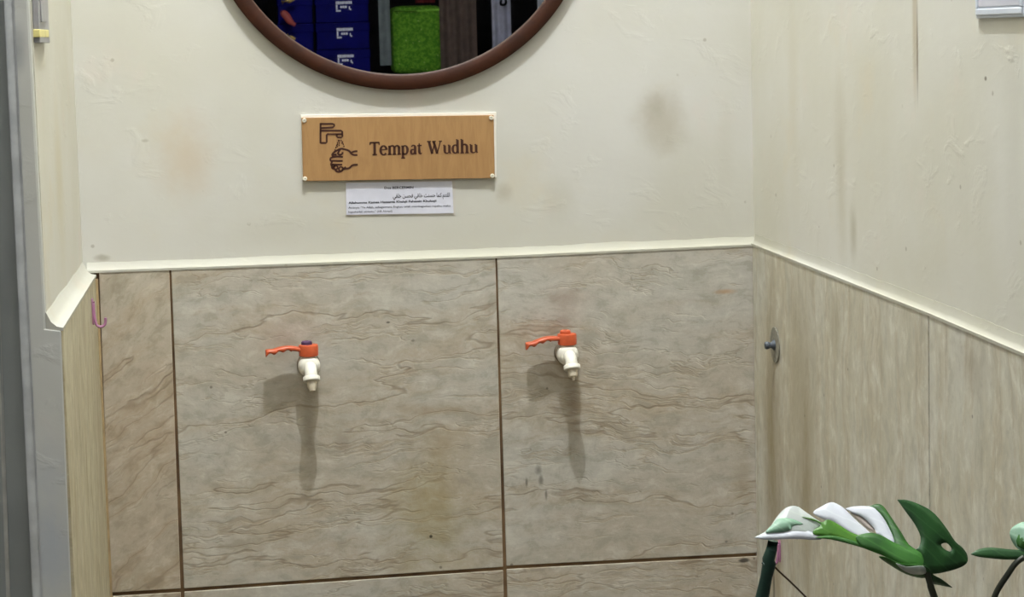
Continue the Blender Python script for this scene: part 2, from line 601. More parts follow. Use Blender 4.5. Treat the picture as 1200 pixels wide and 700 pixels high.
# ---- sloping plaster fillet along the top of the tiles
def fillet(name, pts, nrm, t, hgt, parent, seed, mat=m_ledge, back=.004):
    """pts: tile-top edge; section: edge -> up the slope to the plaster"""
    rnd = random.Random(seed)
    nrm = Vector(nrm)
    bm = bmesh.new()
    prev = None
    n = 60
    k = 0.
    for i in range(n + 1):
        p = pts[0].lerp(pts[1], i / n)
        j = rnd.uniform(-.0003, .0003)
        k = .8 * k + rnd.uniform(-.0008, .0008)
        base = p + nrm * (.0012 + j)
        sec = [base + Vector((0, 0, -.0022 + j)), base + Vector((0, 0, .002)), p - nrm * (t * .34) + Vector((0, 0, hgt * .18 + k * .3)), p - nrm * (t * .70) + Vector((0, 0, hgt * .50 + k * .7)),
               p - nrm * (t - .0004) + Vector((0, 0, hgt * 1.15 + k)), p - nrm * (t + back) + Vector((0, 0, hgt * 1.15 + k)), p - nrm * (t + back) + Vector((0, 0, -.0022))]
        vs = [bm.verts.new(q) for q in sec]
        if prev:
            for a in range(7):
                bm.faces.new((prev[a], prev[(a + 1) % 7], vs[(a + 1) % 7], vs[a]))
        else:
            bm.faces.new(vs[::-1])
        prev = vs
    bm.faces.new(prev)
    return obj(name, bm, mat, parent, smooth=True, angle=50)


fillet('plaster_ledge', [bt(583, 301.4).lerp(bt(112, 318.6), 1.022), bt(583, 301.4)], (0, -1, 0), T, .0135, wall_back, 1)
fillet('plaster_ledge', [bt(583, 301.4), bt(886.5, 287.4)], (0, -1, 0), T, .0135, wall_back, 2)
fillet('plaster_ledge', [Vector((XR, .004, c0.z + .001)), Vector((XR, c1.y, c1.z + .001))], (-1, 0, 0), .008, .017, wall_right, 3)
fillet('plaster_ledge', [Vector((XR, c1.y, c1.z + .001)), Vector((XR, YRE, ze + .001))], (-1, 0, 0), .008, .018, wall_right, 4)
fillet('plaster_ledge', [Vector((XL, .016, a0.z + .001)), Vector((XL, YL + .0006, a1.z + .001))], (1, 0, 0), .0225, .021, wall_left, 5, back=.0008)

# ---- grey painted wall end with the metal door beyond it
bm = bmesh.new()
yl = lambda px, py, d=0.: U(px, py, 'y', YL + d)


def ext(p, q, z):
    t = (z - p.z) / (q.z - p.z)
    return p + (q - p) * t


A, B = yl(8.5, 0), yl(42.5, 700)             # outer edge of the grey face
Cc, Dd = yl(34, 0), yl(54.5, 384)            # upper: meets cream plaster
G, H = yl(73, 386), yl(85.5, 700)            # lower: meets tile
zk = Dd.z
poly = [ext(A, B, .0), ext(G, H, .0), Vector((G.x, YL, G.z)), Vector((Dd.x, YL, Dd.z)), ext(Cc, Dd, ZC), ext(A, B, ZC)]
prism(bm, poly, (0, .012, 0))
struct(obj('trim_1', bm, m_grey_pl, bevel=.004), 'grey painted wall end beside the metal door', 'wall end')
# beaded outer edge of the wall end
bm = bmesh.new()
e0, e1 = ext(A, B, .0), ext(A, B, ZC)
tube(bm, [e0 + Vector((.002, 0, 0)), e1 + Vector((.002, 0, 0))], .0075, 10)
struct(obj('trim_2', bm, plain('edge_bead_light', (186, 188, 186), .5), smooth=True))
# metal door, set back
bm = bmesh.new()
door = empty('door_1', (0, 0, 0)); struct(door, 'grey metal door at the left edge of the wash area', 'door')
yd = YL + .06
p0, p1 = U(6, 600, 'y', yd), U(8, 700, 'y', yd)
xd = U(9, 690, 'y', yd).x
box(bm, (-1.2, yd, .005), (ext(A, B, 1.2).x + .03, yd + .04, 2.35))
obj('door_leaf', bm, m_door, door, bevel=.003)
bm = bmesh.new()
q0, q1 = U(4.5, 560, 'y', yd), U(9.5, 700, 'y', yd)
tube(bm, [ext(q0, q1, .02), ext(q0, q1, 2.3)], .0035, 8)
obj('door_bead', bm, m_door_edge, door, smooth=True)
bm = bmesh.new()
box(bm, (-1.2, yd, 2.36), (ext(A, B, 1.2).x + .04, yd + .1, ZC))
struct(obj('wall_over_door', bm, m_hallside))
bm = bmesh.new(); box(bm, (-2.5, yd, 0), (-1.2, yd + .1, ZC))
struct(obj('wall_beside_door', bm, m_hallside))

# ------------------------------------------------------------------ mirror
m_frame = mat_wood('brown_frame', (62, 30, 12), (48, 22, 8), (2, 2, 2), .55)
m_frame.node_tree.nodes['Principled BSDF'].inputs['Specular IOR Level'].default_value = .25
t = NT('mirror_silver'); m_mirror = t.fin((.93, .95, .94, 1), .01, 1.0)
m_mback = plain('mirror_back', (70, 60, 50), .8)
FD = .0155                                    # frame depth
yf = YP - FD
pa, pb, pc = [U(*q, 'y', yf) for q in ((273.5, 0), (468, 105.6), (660.5, 0))]


def circ3(a, b, c):
    ax, az, bx, bz, cx, cz = a.x, a.z, b.x, b.z, c.x, c.z
    d = 2 * (ax * (bz - cz) + bx * (cz - az) + cx * (az - bz))
    ux = ((ax * ax + az * az) * (bz - cz) + (bx * bx + bz * bz) * (cz - az) + (cx * cx + cz * cz) * (az - bz)) / d
    uz = ((ax * ax + az * az) * (cx - bx) + (bx * bx + bz * bz) * (ax - cx) + (cx * cx + cz * cz) * (bx - ax)) / d
    return ux, uz, math.hypot(ax - ux, az - uz)


mx, mz, mr = circ3(pa, pb, pc)
mr_in = mr - .0275
mir = empty('round_mirror', (mx, YP, mz - mr))
tag(mir, 'round wall mirror in brown wooden ring frame above the wooden sign', 'mirror')
oy = Vector((mx, YP, mz))


def ring_obj(name, prof, mat, seg=160, parent=None):
    """prof: [(radius, forward)] closed section swept round the mirror axis"""
    bm = bmesh.new()
    rings = []
    for k in range(seg):
        a = 2 * PI * k / seg
        rings.append([bm.verts.new((mx + r * math.cos(a), YP - f, mz + r * math.sin(a))) for r, f in prof])
    n = len(prof)
    for k in range(seg):
        A_, B_ = rings[k], rings[(k + 1) % seg]
        for i in range(n):
            bm.faces.new((A_[i], A_[(i + 1) % n], B_[(i + 1) % n], B_[i]))
    return obj(name, bm, mat, parent, smooth=True, angle=50)


ring = ring_obj('mirror_frame', [(mr_in, .0005), (mr_in, .0138), (mr_in + .002, FD), (mr - .0025, FD), (mr, .0135), (mr, .0005)], m_frame, parent=None)
bm = bmesh.new()
lathe(bm, (mx, YP, mz), (0, -1, 0), [(.001, mr_in + .001), (.0268, mr_in + .001)], 160)
bm.free()
bm = bmesh.new()
vs = [bm.verts.new((mx + (mr_in + .001) * math.cos(2 * PI * k / 160), YM, mz + (mr_in + .001) * math.sin(2 * PI * k / 160))) for k in range(160)]
prism(bm, [v.co.copy() for v in vs], (0, .004, 0))
bmesh.ops.delete(bm, geom=vs, context='VERTS')
glass = obj('mirror_glass', bm, m_mirror)
bev = ring_obj('frame_lip', [(mr_in - .0015, .0115), (mr_in - .0015, .0132), (mr_in + .0005, .0145), (mr_in + .0005, .0115)], plain('frame_lip_brown', (66, 40, 22), .6))
for o in (ring, glass, bev):
    o.parent = mir
    o.matrix_parent_inverse = Matrix.Translation(-mir.location)

# ------------------------------------------------------------------ lettering
def ribbon(bm, pts, w, nrm, lift, mi=0, thick=.0004):
    """flat raised stroke along pts (3-D, in a plane with normal nrm); w: one width or one per point"""
    nrm = Vector(nrm).normalized()
    pts = [Vector(p) for p in pts]
    if not isinstance(w, (list, tuple)): w = [w] * len(pts)
    L, R = [], []
    for i, p in enumerate(pts):
        d = (pts[min(i + 1, len(pts) - 1)] - pts[max(i - 1, 0)])
        d.normalize()
        s = nrm.cross(d).normalized()
        L.append(p + s * w[i] / 2 + nrm * lift)
        R.append(p - s * w[i] / 2 + nrm * lift)
    lo = [bm.verts.new(p) for p in L] + [bm.verts.new(p) for p in R]
    n = len(pts)
    top = [bm.verts.new(v.co + nrm * thick) for v in lo]
    for i in range(n - 1):
        bm.faces.new((top[i], top[i + 1], top[n + i + 1], top[n + i])).material_index = mi
        bm.faces.new((lo[i], lo[i + 1], top[i + 1], top[i])).material_index = mi
        bm.faces.new((lo[n + i + 1], lo[n + i], top[n + i], top[n + i + 1])).material_index = mi
    bm.faces.new((lo[0], top[0], top[n], lo[n])).material_index = mi
    bm.faces.new((lo[n - 1], lo[2 * n - 1], top[2 * n - 1], top[n - 1])).material_index = mi


TH, TN = .155, .075


def arc(cx, cy, rx, ry, a0, a1, n=14):
    return [(cx + rx * math.cos(math.radians(a0 + (a1 - a0) * k / n)), cy + ry * math.sin(math.radians(a0 + (a1 - a0) * k / n))) for k in range(n + 1)]


def bowl_w(pts, cx, rx):                     # old-style contrast: thick at the sides, thin at top and bottom
    return [TN + (TH - TN) * min(1, abs(p[0] - cx) / rx) ** 1.2 for p in pts]


def serif(x, y, w=.3):
    return ([(x - w / 2, y), (x + w / 2, y)], TN)


def glyph(ch):
    """strokes in cap-height units: (points, width(s)); advance width"""
    xh = .7
    S_ = []
    if ch == 'T':
        S_ += [([(.385, .03), (.385, .97)], TH), serif(.385, .035, .36), ([(.02, .955), (.75, .955)], .09),
               ([(.05, .97), (.035, .76)], [.09, .045]), ([(.72, .97), (.735, .76)], [.09, .045])]
        return S_, .77
    if ch == 'e':
        a = arc(.29, .35, .225, .34, 5, 320, 22)
        return [(a, bowl_w(a, .29, .225)), ([(.08, .38), (.51, .41)], .06)], .56
    if ch == 'm':
        for x in (.13, .49, .85):
            S_ += [([(x, .03), (x, .6)], TH), serif(x, .035, .28)]
        S_ += [([(.13, .5), (.13, .66), (.02, .66)], [TH, TH, .04])]
        for x in (.13, .49):
            a = arc(x + .2, .5, .165, .18, 170, 0, 10)
            S_.append((a, [.07 + (TH - .07) * (k / 10) for k in range(11)]))
        return S_, .98
    if ch == 'p':
        S_ += [([(.13, -.28), (.13, .64)], TH), serif(.14, -.27, .3), ([(.13, .64), (.01, .65)], [.1, .04])]
        a = arc(.29, .35, .2, .32, 140, -140, 22)
        return S_ + [(a, bowl_w(a, .29, .2))], .58
    if ch == 'a':
        a = arc(.24, .52, .14, .17, 160, 0, 10)
        S_ += [(a, [.1, .09, .08, .08, .08, .09, .1, .12, .14, .15, TH]), ([(.375, .53), (.375, .12), (.42, .04), (.5, .05)], [TH, TH, .11, .05])]
        b = arc(.2, .2, .14, .17, 60, 340, 16)
        return S_ + [(b, bowl_w(b, .2, .14))], .5
    if ch == 't':
        return [([(.17, .84), (.17, .2), (.2, .08), (.27, .04), (.37, .08)], [.06, TH, TH, .1, .05]), ([(.02, .65), (.36, .67)], .075)], .38
    if ch == 'W':
        return [([(.14, .95), (.38, .02)], .15), ([(.38, .02), (.57, .9)], .07), ([(.5, .95), (.76, .02)], .15), ([(.76, .02), (1.02, .95)], .07),
                serif(.14, .955, .3), serif(.53, .955, .28), serif(1.02, .955, .24)], 1.15
    if ch == 'u':
        a = arc(.29, .2, .165, .165, 180, 330, 10)
        S_ += [([(.125, .2), (.125, .64)], TH), ([(.125, .645), (.0, .655)], [.09, .04]), (a, [TH, .14, .13, .12, .1, .09, .08, .07, .065, .06, .06]),
               ([(.49, .06), (.49, .64)], TH), ([(.49, .645), (.36, .655)], [.09, .04]), ([(.49, .06), (.62, .05)], [.1, .04])]
        return S_, .63
    if ch == 'd':
        a = arc(.27, .34, .2, .31, 40, 320, 22)
        return [([(.45, .05), (.45, 1.04)], TH), ([(.45, 1.04), (.33, 1.06)], [.09, .04]), ([(.45, .06), (.58, .05)], [.1, .04]), (a, bowl_w(a, .27, .2))], .57
    if ch == 'h':
        a = arc(.31, .5, .185, .18, 170, 0, 10)
        return [([(.125, .03), (.125, 1.05)], TH), ([(.125, 1.05), (.0, 1.07)], [.09, .04]), serif(.125, .035, .28), serif(.495, .035, .27),
                ([(.495, .03), (.495, .52)], TH), (a, [.06 + (TH - .06) * (k / 10) for k in range(11)])], .63


# wooden sign
YS = YP - .009                               # face of the sign
sc = [U(353.2, 138, 'y', YS), U(578.6, 134.8, 'y', YS), U(580, 209, 'y', YS), U(355.2, 212.6, 'y', YS)]
m_board = mat_wood('sign_wood', (170, 132, 86), (160, 122, 78), (10, 1, 1.4), .42)
m_ink = plain('sign_brown_ink', (62, 26, 8), .6)
m_acr = plain('sign_white_acrylic', (238, 234, 222), .2, var=.03)
m_steel = plain('steel_cap', (232, 226, 208), .3, .15, var=.06)
org = Vector(sc[3]); org.y = YP
sign = empty('wooden_sign', org)
tag(sign, 'wooden sign board with tap and hand emblem lettered Tempat Wudhu', 'sign')


def child(o, root):
    o.parent = root
    o.matrix_parent_inverse = Matrix.Translation(-Vector(root.location))
    return o


bm = bmesh.new(); prism(bm, sc, (0, .005, 0))
child(obj('board', bm, m_board, bevel=.0008), sign)
bk = [U(352.4, 134.6, 'y', YS + .005), U(581.6, 131.6, 'y', YS + .005), U(582, 208, 'y', YS + .005), U(354.5, 211.5, 'y', YS + .005)]
bm = bmesh.new(); prism(bm, bk, (0, .0038, 0))
child(obj('backing_sheet', bm, m_acr, bevel=.0006), sign)
for px, py in ((356.6, 141.3), (575.6, 138.2), (577, 206.2), (357.3, 209.6)):
    c = U(px, py, 'y', YS)
    bm = bmesh.new()
    lathe(bm, c + Vector((0, .001, 0)), (0, -1, 0), [(0, .0042), (.002, .0042), (.0032, .0032), (.0032, .0016), (.002, .0012), (.002, 0)], 20)
    child(obj('screw_cap', bm, m_steel, smooth=True), sign)


def sp(px, py):
    return U(px, py, 'y', YS)


bm = bmesh.new()
p0, p1 = sp(433.3, 182), sp(560.3, 179.4)
exw = (p1 - p0).normalized()
cap = (sp(440, 166.5) - sp(440, 181.9)).length
eup = Vector((0, -1, 0)).cross(exw)
if eup.z < 0: eup = -eup
ranges = [('T', 62, 150), ('e', 150, 215), ('m', 222, 335), ('p', 338, 405), ('a', 418, 475), ('t', 478, 522), ('W', 568, 700), ('u', 708, 780), ('d', 785, 850), ('h', 862, 935), ('u', 942, 1018)]
pxw = (p1 - p0).length / (1018 - 62)
for ch, x0, x1 in ranges:
    strokes, adv = glyph(ch)
    w = (x1 - x0) * pxw
    o_ = p0 + exw * ((x0 - 62) * pxw)
    for pts, wd in strokes:
        P = [o_ + exw * (x / adv * w) + eup * (y * cap) for x, y in pts]
        ribbon(bm, P, [k * cap * 1.28 for k in wd] if isinstance(wd, (list, tuple)) else wd * cap * 1.28, (0, -1, 0), .0001)
child(obj('lettering', bm, m_ink), sign)


def z3(x, y):
    return sp(345 + x * .1286, 130 + y * .1286)


SW = .0034
bm = bmesh.new()
for pl in ([(238, 118), (345, 118), (362, 124), (364, 136), (350, 150), (240, 157)], [(238, 111), (238, 297)],
           [(238, 180), (425, 180), (436, 188), (437, 232), (428, 241), (395, 241), (386, 234), (385, 212)], [(437, 212), (300, 212), (294, 220), (294, 285), (288, 292), (238, 292)]):
    ribbon(bm, [z3(*p) for p in pl], SW, (0, -1, 0), .0001)
for a, b, n in (((404, 262), (366, 368), 5), ((411, 264), (409, 325), 3), ((425, 264), (436, 305), 2), ((436, 275), (455, 335), 3), ((395, 300), (388, 335), 2)):
    for k in range(n):
        q = lambda t: z3(a[0] + (b[0] - a[0]) * t, a[1] + (b[1] - a[1]) * t)
        ribbon(bm, [q((k + .1) / n), q((k + .75) / n)], SW * .55, (0, -1, 0), .0001)
child(obj('tap_emblem', bm, m_ink), sign)
bm = bmesh.new()
for pl in ([(356, 380), (385, 362), (425, 345), (455, 350), (500, 366), (520, 392), (545, 402), (574, 402)], [(518, 382), (545, 370), (574, 367)],
           [(418, 350), (402, 375), (398, 392), (415, 400), (436, 390), (440, 375)],
           [(356, 380), (344, 402), (352, 418), (330, 432), (328, 450), (342, 464), (334, 484), (342, 504), (344, 522), (368, 530), (384, 550), (422, 552), (446, 532), (500, 520), (528, 496), (577, 490)],
           [(352, 420), (392, 416), (442, 420)], [(342, 456), (440, 456)], [(342, 490), (436, 490)], [(350, 400), (385, 398)], [(440, 532), (470, 512)]):
    ribbon(bm, spline([z3(*p) for p in pl], 5), SW, (0, -1, 0), .0001)
for cx_, cy_, r in ((378, 516, 17), (424, 530, 19), (352, 500, 12)):
    ribbon(bm, [z3(cx_ + r * math.cos(a * PI / 8), cy_ + r * math.sin(a * PI / 8)) for a in range(17)], SW * .85, (0, -1, 0), .0001)
child(obj('hand_emblem', bm, m_ink), sign)

# ------------------------------------------------------------------ paper notice under the sign
YN = YP - .0022
m_paper = plain('notice_paper', (214, 214, 224), .45, var=.03, scale=60)
m_black = plain('print_black', (38, 38, 46), .7)
m_tape = plain('clear_tape', (208, 202, 190), .2, var=.04)
nc = [U(405.4, 214.5, 'y', YN), U(529.8, 212.5, 'y', YN), U(531.6, 250, 'y', YN), U(405.9, 251.8, 'y', YN)]
notice = empty('prayer_notice', (nc[3].x, YP, nc[3].z))
tag(notice, 'small white printed paper with prayer text taped under the wooden sign', 'notice')
bm = bmesh.new(); prism(bm, nc, (0, .0012, 0))
child(obj('paper', bm, m_paper), notice)
bm = bmesh.new(); prism(bm, [U(404.6, 213, 'y', YN + .0012), U(533.6, 211, 'y', YN + .0012), U(533.6, 252, 'y', YN + .0012), U(404.8, 253, 'y', YN + .0012)], (0, .0008, 0))
child(obj('clear_tape', bm, m_tape), notice)


def textline(name, body, pl, pr, hpx, bold, root, mat, yplane):
    """one printed line from baseline pixel pl to pr, hpx = capital height in pixels"""
    cu = bpy.data.curves.new(name, 'FONT')
    cu.body = body
    cu.size = 1
    cu.resolution_u = 2
    cu.offset = bold
    tmp = bpy.data.objects.new(name, cu)
    COL.objects.link(tmp)
    bpy.context.view_layer.update()
    me = bpy.data.meshes.new_from_object(tmp.evaluated_get(bpy.context.evaluated_depsgraph_get()))
    bpy.data.objects.remove(tmp)
    bpy.data.curves.remove(cu)
    co = np.array([v.co[:] for v in me.vertices])
    x0, x1 = co[:, 0].min(), co[:, 0].max()
    a, b = U(*pl, 'y', yplane), U(*pr, 'y', yplane)
    ex = (b - a)
    wid = ex.length
    ex.normalize()
    up = Vector((0, 0, 1)) - ex * ex.z
    up.normalize()
    hs = hpx / F * (Vector(CAM) - a).length / .73
    for v in me.vertices:
        p = a + ex * ((v.co.x - x0) / (x1 - x0) * wid) + up * (v.co.y * hs)
        v.co = (p.x, yplane - .00035, p.z)
    o = link(name, me, mat)
    return child(o, root)


ALLAH = '\ufe8d\ufedf\ufee0\ufeec\ufee2'
WORDS = [ALLAH, '\ufedb\ufee4\ufe8e', '\ufea3\ufeb4\ufee8\ufe96', '\ufea7\ufee0\ufed8\ufef2', '\ufed3\ufea4\ufeb4\ufee6', '\ufea7\ufee0\ufed8\ufef2']
AR = ' '.join(WORDS)[::-1]
textline('title_line', 'Doa BERCERMIN', (450.4, 221.6), (484.4, 221.0), 2.9, .02, notice, m_black, YN)
textline('arabic_line', AR, (460.5, 231.9), (527.2, 230.6), 5.0, .012, notice, m_black, YN)
textline('bold_line', 'Allahumma Kamaa Hassanta Khalqii Fahassin Khuluqii', (408.4, 239.0), (511.4, 236.6), 2.6, .03, notice, m_black, YN)
textline('meaning_line', 'Artinya: "Ya Allah, sebagaimana Engkau telah membaguskan rupaku, maka', (408.4, 244.6), (527.8, 242.2), 2.4, .008, notice, m_black, YN)
textline('meaning_line', 'baguskanlah akhlakku." (HR Ahmad)', (408.4, 249.6), (459.6, 248.5), 2.3, .008, notice, m_black, YN)

# ------------------------------------------------------------------ taps
m_pvc = plain('pvc_offwhite', (226, 222, 208), .38, var=.05, scale=60)
m_nozzle = plain('nozzle_cream', (206, 194, 170), .5, var=.12, scale=120)
m_orange = plain('orange_plastic', (190, 84, 46), .38, var=.08, scale=80)
m_purple = plain('dark_purple_cap', (74, 48, 78), .5)
m_rim = plain('stained_flange', (120, 108, 90), .5, scale=90)
m_dark = plain('nozzle_hole', (58, 46, 34), .8)


def make_tap(px, py, yaw, tilt, pin_mat, nozzle_end, label):
    """px,py: pixel of the handle hub's centre"""
    f0 = .027
    hub = U(px, py, 'y', -f0)
    root = empty('water_tap', (hub.x, 0, hub.z - .029))
    tag(root, label, 'tap', 'orange-handled water taps')
    loc = lambda x, f, z: Vector((x, -f, z + .029))       # x right, f forward from the tiles, z from the hub
    bm = bmesh.new()
    # inlet pipe and ball housing on one axis, then the elbow
    lathe(bm, loc(0, 0.002, -.029), (0, -1, 0), [(0, .0125), (.006, .0125), (.0065, .0150), (.011, .0155), (.012, .0185), (.0165, .0195), (.022, .0205), (.028, .0205), (.035, .0195), (.0395, .0168), (.043, .0130), (.044, 0)], 40)
    lathe(bm, loc(0, f0, -.014), (0, 0, 1), [(-.0035, .0125), (-.002, .0125), (-.001, .0135), (.0035, .0135)], 32)
    pth = spline([loc(.001, f0 + .004, -.029), loc(.0015, f0 + .017, -.0305), loc(.002, f0 + .0265, -.0365), loc(.0025, f0 + .0325, -.0455)], 6)
    tube(bm, pth, [.0115] * (len(pth) - 1) + [.0108], 24)
    obj('tap_body', bm, m_pvc, root, smooth=True, angle=45)
    d = (pth[-1] - pth[-3]).normalized()
    d = (d + Vector((0, 0, -.35))).normalized()
    e = pth[-1]
    bm = bmesh.new()
    lathe(bm, e - d * .002, d, [(0, .0122), (.0008, .0148), (.002, .0156), (.0085, .0156), (.0098, .0146), (.0098, .0085)], 28)
    obj('outlet_collar', bm, m_pvc, root, smooth=True, angle=35)
    bm = bmesh.new()
    lathe(bm, e + d * .006, d, [(0, .0094), (.010, .0090), (.013, .0082)] + nozzle_end, 22, 0)
    obj('outlet_nozzle', bm, m_nozzle, root, smooth=True, angle=40)
    bm = bmesh.new()
    lathe(bm, loc(0, .0003, -.029), (0, -1, 0), [(0, .0215), (.003, .0215), (.005, .0185), (.0055, .0130)], 36)
    obj('wall_flange', bm, m_rim, root, smooth=True, angle=40)
    # handle: square-ish hub with the long grip lever
    hd = empty('x'); bpy.data.objects.remove(hd)
    bm = bmesh.new()
    lathe(bm, (0, 0, -.0105), (0, 0, 1), [(0, .0165), (.001, .0178), (.0185, .0180), (.0205, .0170), (.0212, .0130), (.0212, 0)], 40)
    # lever: bar along -x, wavy underside
    n = 40
    prev = None
    for i in range(n + 1):
        t_ = i / n
        x = -.012 - t_ * .0665
        top = .0050 + .0045 * math.sin(min(1, t_ * 1.25) * PI) - .0020 * t_ + tilt * t_
        th = .0078 + .0018 * math.cos(2 * PI * (t_ * 4.2 - .2)) * (1 if t_ > .28 else 0) + (.0035 * max(0, (t_ - .93) / .07))
        hw = .0090 + .0018 * min(1, t_ * 1.8) - (.003 * max(0, (t_ - .93) / .07) ** 2)
        b_ = top - th
        ch = min(.0022, th * .3)
        sec = [(hw - ch, top), (hw, top - ch), (hw, b_ + ch), (hw - ch, b_), (-hw + ch, b_), (-hw, b_ + ch), (-hw, top - ch), (-hw + ch, top)]
        vs = [bm.verts.new((x, y, z)) for y, z in sec]
        if prev:
            for a in range(8):
                bm.faces.new((prev[a], prev[(a + 1) % 8], vs[(a + 1) % 8], vs[a]))
        else:
            bm.faces.new(vs)
        prev = vs
    bm.faces.new(prev[::-1])
    h = obj('tap_handle', bm, m_orange, root, smooth=True, angle=50)
    h.location = loc(0, f0, 0)
    h.rotation_euler = (0, 0, yaw)
    bm = bmesh.new()
    lathe(bm, (-.003, 0, .010), (0, 0, 1), [(0, .0105), (.0055, .0098), (.0070, .0080), (.0072, .004), (.0055, .003), (.0055, 0)], 24)
    obj('handle_screw_cap', bm, pin_mat, h, smooth=True, angle=40)
    bm = bmesh.new()
    return root


make_tap(361.5, 410.5, math.radians(4), .002, m_purple, [(.016, .0065), (.020, .0058), (.0195, .004), (.012, .0035), (.012, 0)],
         'orange-handled white water tap with dark purple screw cap, below the prayer notice')
make_tap(664.5, 397.5, math.radians(2), -.0065, m_orange, [(.015, .0076), (.0155, .0030), (.022, .0022), (.0225, 0)],
         'orange-handled white water tap with orange screw cap, nearer the right wall')

# ------------------------------------------------------------------ small wall fittings
m_pink = plain('pink_plastic', (176, 122, 152), .35, var=.06)


def j_hook(name, base, nrm, side, label, hgt=.034, w=.0045, plate=.012):
    """plastic J hook: back plate strip on the wall and a curl to the front. base = top point on the wall"""
    nrm = Vector(nrm); side = Vector(side)
    root = empty(name, base - Vector((0, 0, hgt)))
    tag(root, label, 'hook', 'pink plastic hooks')
    z = Vector((0, 0, 1))
    bm = bmesh.new()
    c = Vector((0, 0, hgt * .55))
    pts = []
    for k in range(28):
        a = 2 * PI * k / 28
        ex_, ez_ = abs(math.cos(a)) ** .5 * math.copysign(1, math.cos(a)), abs(math.sin(a)) ** .5 * math.copysign(1, math.sin(a))
        pts.append(c + side * ex_ * plate * .5 + z * ez_ * hgt * .46 + nrm * .0004)
    prism(bm, pts, nrm * .0022)
    obj('back_plate', bm, m_pink, root, bevel=.0005)
    bm = bmesh.new()
    p = [z * hgt * .9 + nrm * .003, z * hgt * .5 + nrm * .0035, z * hgt * .18 + nrm * .0055]
    p += [z * (hgt * .18) + nrm * (.0055 + .0085) + (-nrm * math.cos(a) - z * math.sin(a)) * .0085 for a in (PI * .2, PI * .4, PI * .6, PI * .8, PI)]
    p += [z * hgt * .32 + nrm * .0228]
    tube(bm, spline(p, 4), w * .5, 12, flat=1.)
    obj('hook_arm', bm, m_pink, root, smooth=True)
    return root


hb = lx(107, 350)
hb2 = lx(107, 386)
j_hook('plastic_hook', Vector((XL, hb.y, hb.z)), (1, 0, 0), (0, 1, 0), 'small pink plastic hook on the left tile wall near the corner', abs(hb.z - hb2.z) + .002, .005, .014)
hb = rx(914, 633); hb2 = rx(914, 661)
j_hook('plastic_hook', Vector((XR, hb.y, hb.z)), (-1, 0, 0), (0, 1, 0), 'small pink plastic hook on the right tile wall behind the plant stake', abs(hb.z - hb2.z), .005, .014)

# hook screw with oval plate on the right tiles
m_zinc = plain('dull_zinc', (82, 88, 94), .55, .2, var=.15, scale=120)
m_zinc2 = plain('worn_plate', (136, 132, 118), .7, .0, var=.2, scale=120)
hp = rx(909, 404.5)
hgt = (rx(909, 384).z - rx(909, 426).z) / 2
wk = empty('wall_knob', (XR, hp.y, hp.z - hgt))
tag(wk, 'small dull metal knob on an oval plate on the right tile wall', 'knob')
bm = bmesh.new()
prism(bm, [Vector((-.0003, .031 * math.cos(2 * PI * k / 32), hgt + hgt * math.sin(2 * PI * k / 32))) for k in range(32)], (-.0022, 0, 0))
obj('oval_plate', bm, m_zinc2, wk, bevel=.0008)
bm = bmesh.new()
lathe(bm, (-.002, 0, hgt), (-1, 0, 0), [(0, .0095), (.003, .0090), (.006, .006), (.009, .0050), (.011, .0065), (.015, .0074), (.018, .0062), (.0195, 0)], 24)
obj('knob', bm, m_zinc, wk, smooth=True)

# white switch box on the right plaster, cut by the picture's edge
m_swt = plain('white_plastic', (216, 222, 232), .3, var=.03)
m_swin = plain('white_plastic_panel', (212, 212, 222), .35, var=.03)
b0, b1 = U(1147, 23.5, 'x', XPR), U(1200, 20, 'x', XPR)
ys, ye = b0.y, YRE + .03
zb = b0.z + .002
sw = empty('switch_box', (XPR, (ys + ye) / 2, zb))
tag(sw, 'white plastic switch box high on the right wall at the edge', 'switch box')
bm = bmesh.new()
zt_ = zb + .15
ym = ys - .165
box(bm, (-.004, ym - (ys + ye) / 2, 0), (-.0005, ys - (ys + ye) / 2, .15))
box(bm, (-.0062, ym - (ys + ye) / 2 + .002, .004), (-.0035, ys - (ys + ye) / 2 - .003, .0125))
box(bm, (-.0062, ym - (ys + ye) / 2 + .002, .138), (-.0035, ys - (ys + ye) / 2 - .003, .146))
box(bm, (-.0062, ys - (ys + ye) / 2 - .010, .0126), (-.0035, ys - (ys + ye) / 2 - .003, .1379))
box(bm, (-.0062, ym - (ys + ye) / 2 + .002, .0126), (-.0035, ym - (ys + ye) / 2 + .010, .1379))
obj('box_frame', bm, m_swt, sw, bevel=.0015)
bm = bmesh.new()
box(bm, (-.0054, ym - (ys + ye) / 2 + .012, .0150), (-.0042, ys - (ys + ye) / 2 - .012, .136))
obj('switch_panel', bm, m_swin, sw, bevel=.001)

# grey strip with a yellow tag hanging on the upper left wall
lp = lambda px, py: U(px, py, 'x', XPL)
s0, s1 = lp(39.5, 50), lp(51.5, 50)
zt0, zy0, zy1 = lp(46, 50.5).z, lp(46, 44).z, lp(46, 35).z
strip = empty('hanging_strip', (XPL, (s0.y + s1.y) / 2, zt0))
tag(strip, 'grey plastic strip with a yellow band hanging on the upper left wall', 'strip')
hw = abs(s1.y - s0.y) / 2
m_strip = plain('grey_strip', (150, 148, 148), .4, var=.1, scale=60)
m_yel = plain('yellow_band', (214, 202, 132), .5)
bm = bmesh.new()
box(bm, (.0005, -hw, 0), (.009, hw, .30))
box(bm, (.009, -hw * .72, .03), (.0115, hw * .1, .296))
obj('strip_body', bm, m_strip, strip, bevel=.0015)
bm = bmesh.new()
box(bm, (.0002, -hw * 1.04, zy0 - zt0), (.0098, hw * .8, zy1 - zt0))
obj('yellow_tag', bm, m_yel, strip, bevel=.001)

# ------------------------------------------------------------------ potted plant in the foreground right
PY = -1.75                                   # depth of the leaf's midrib


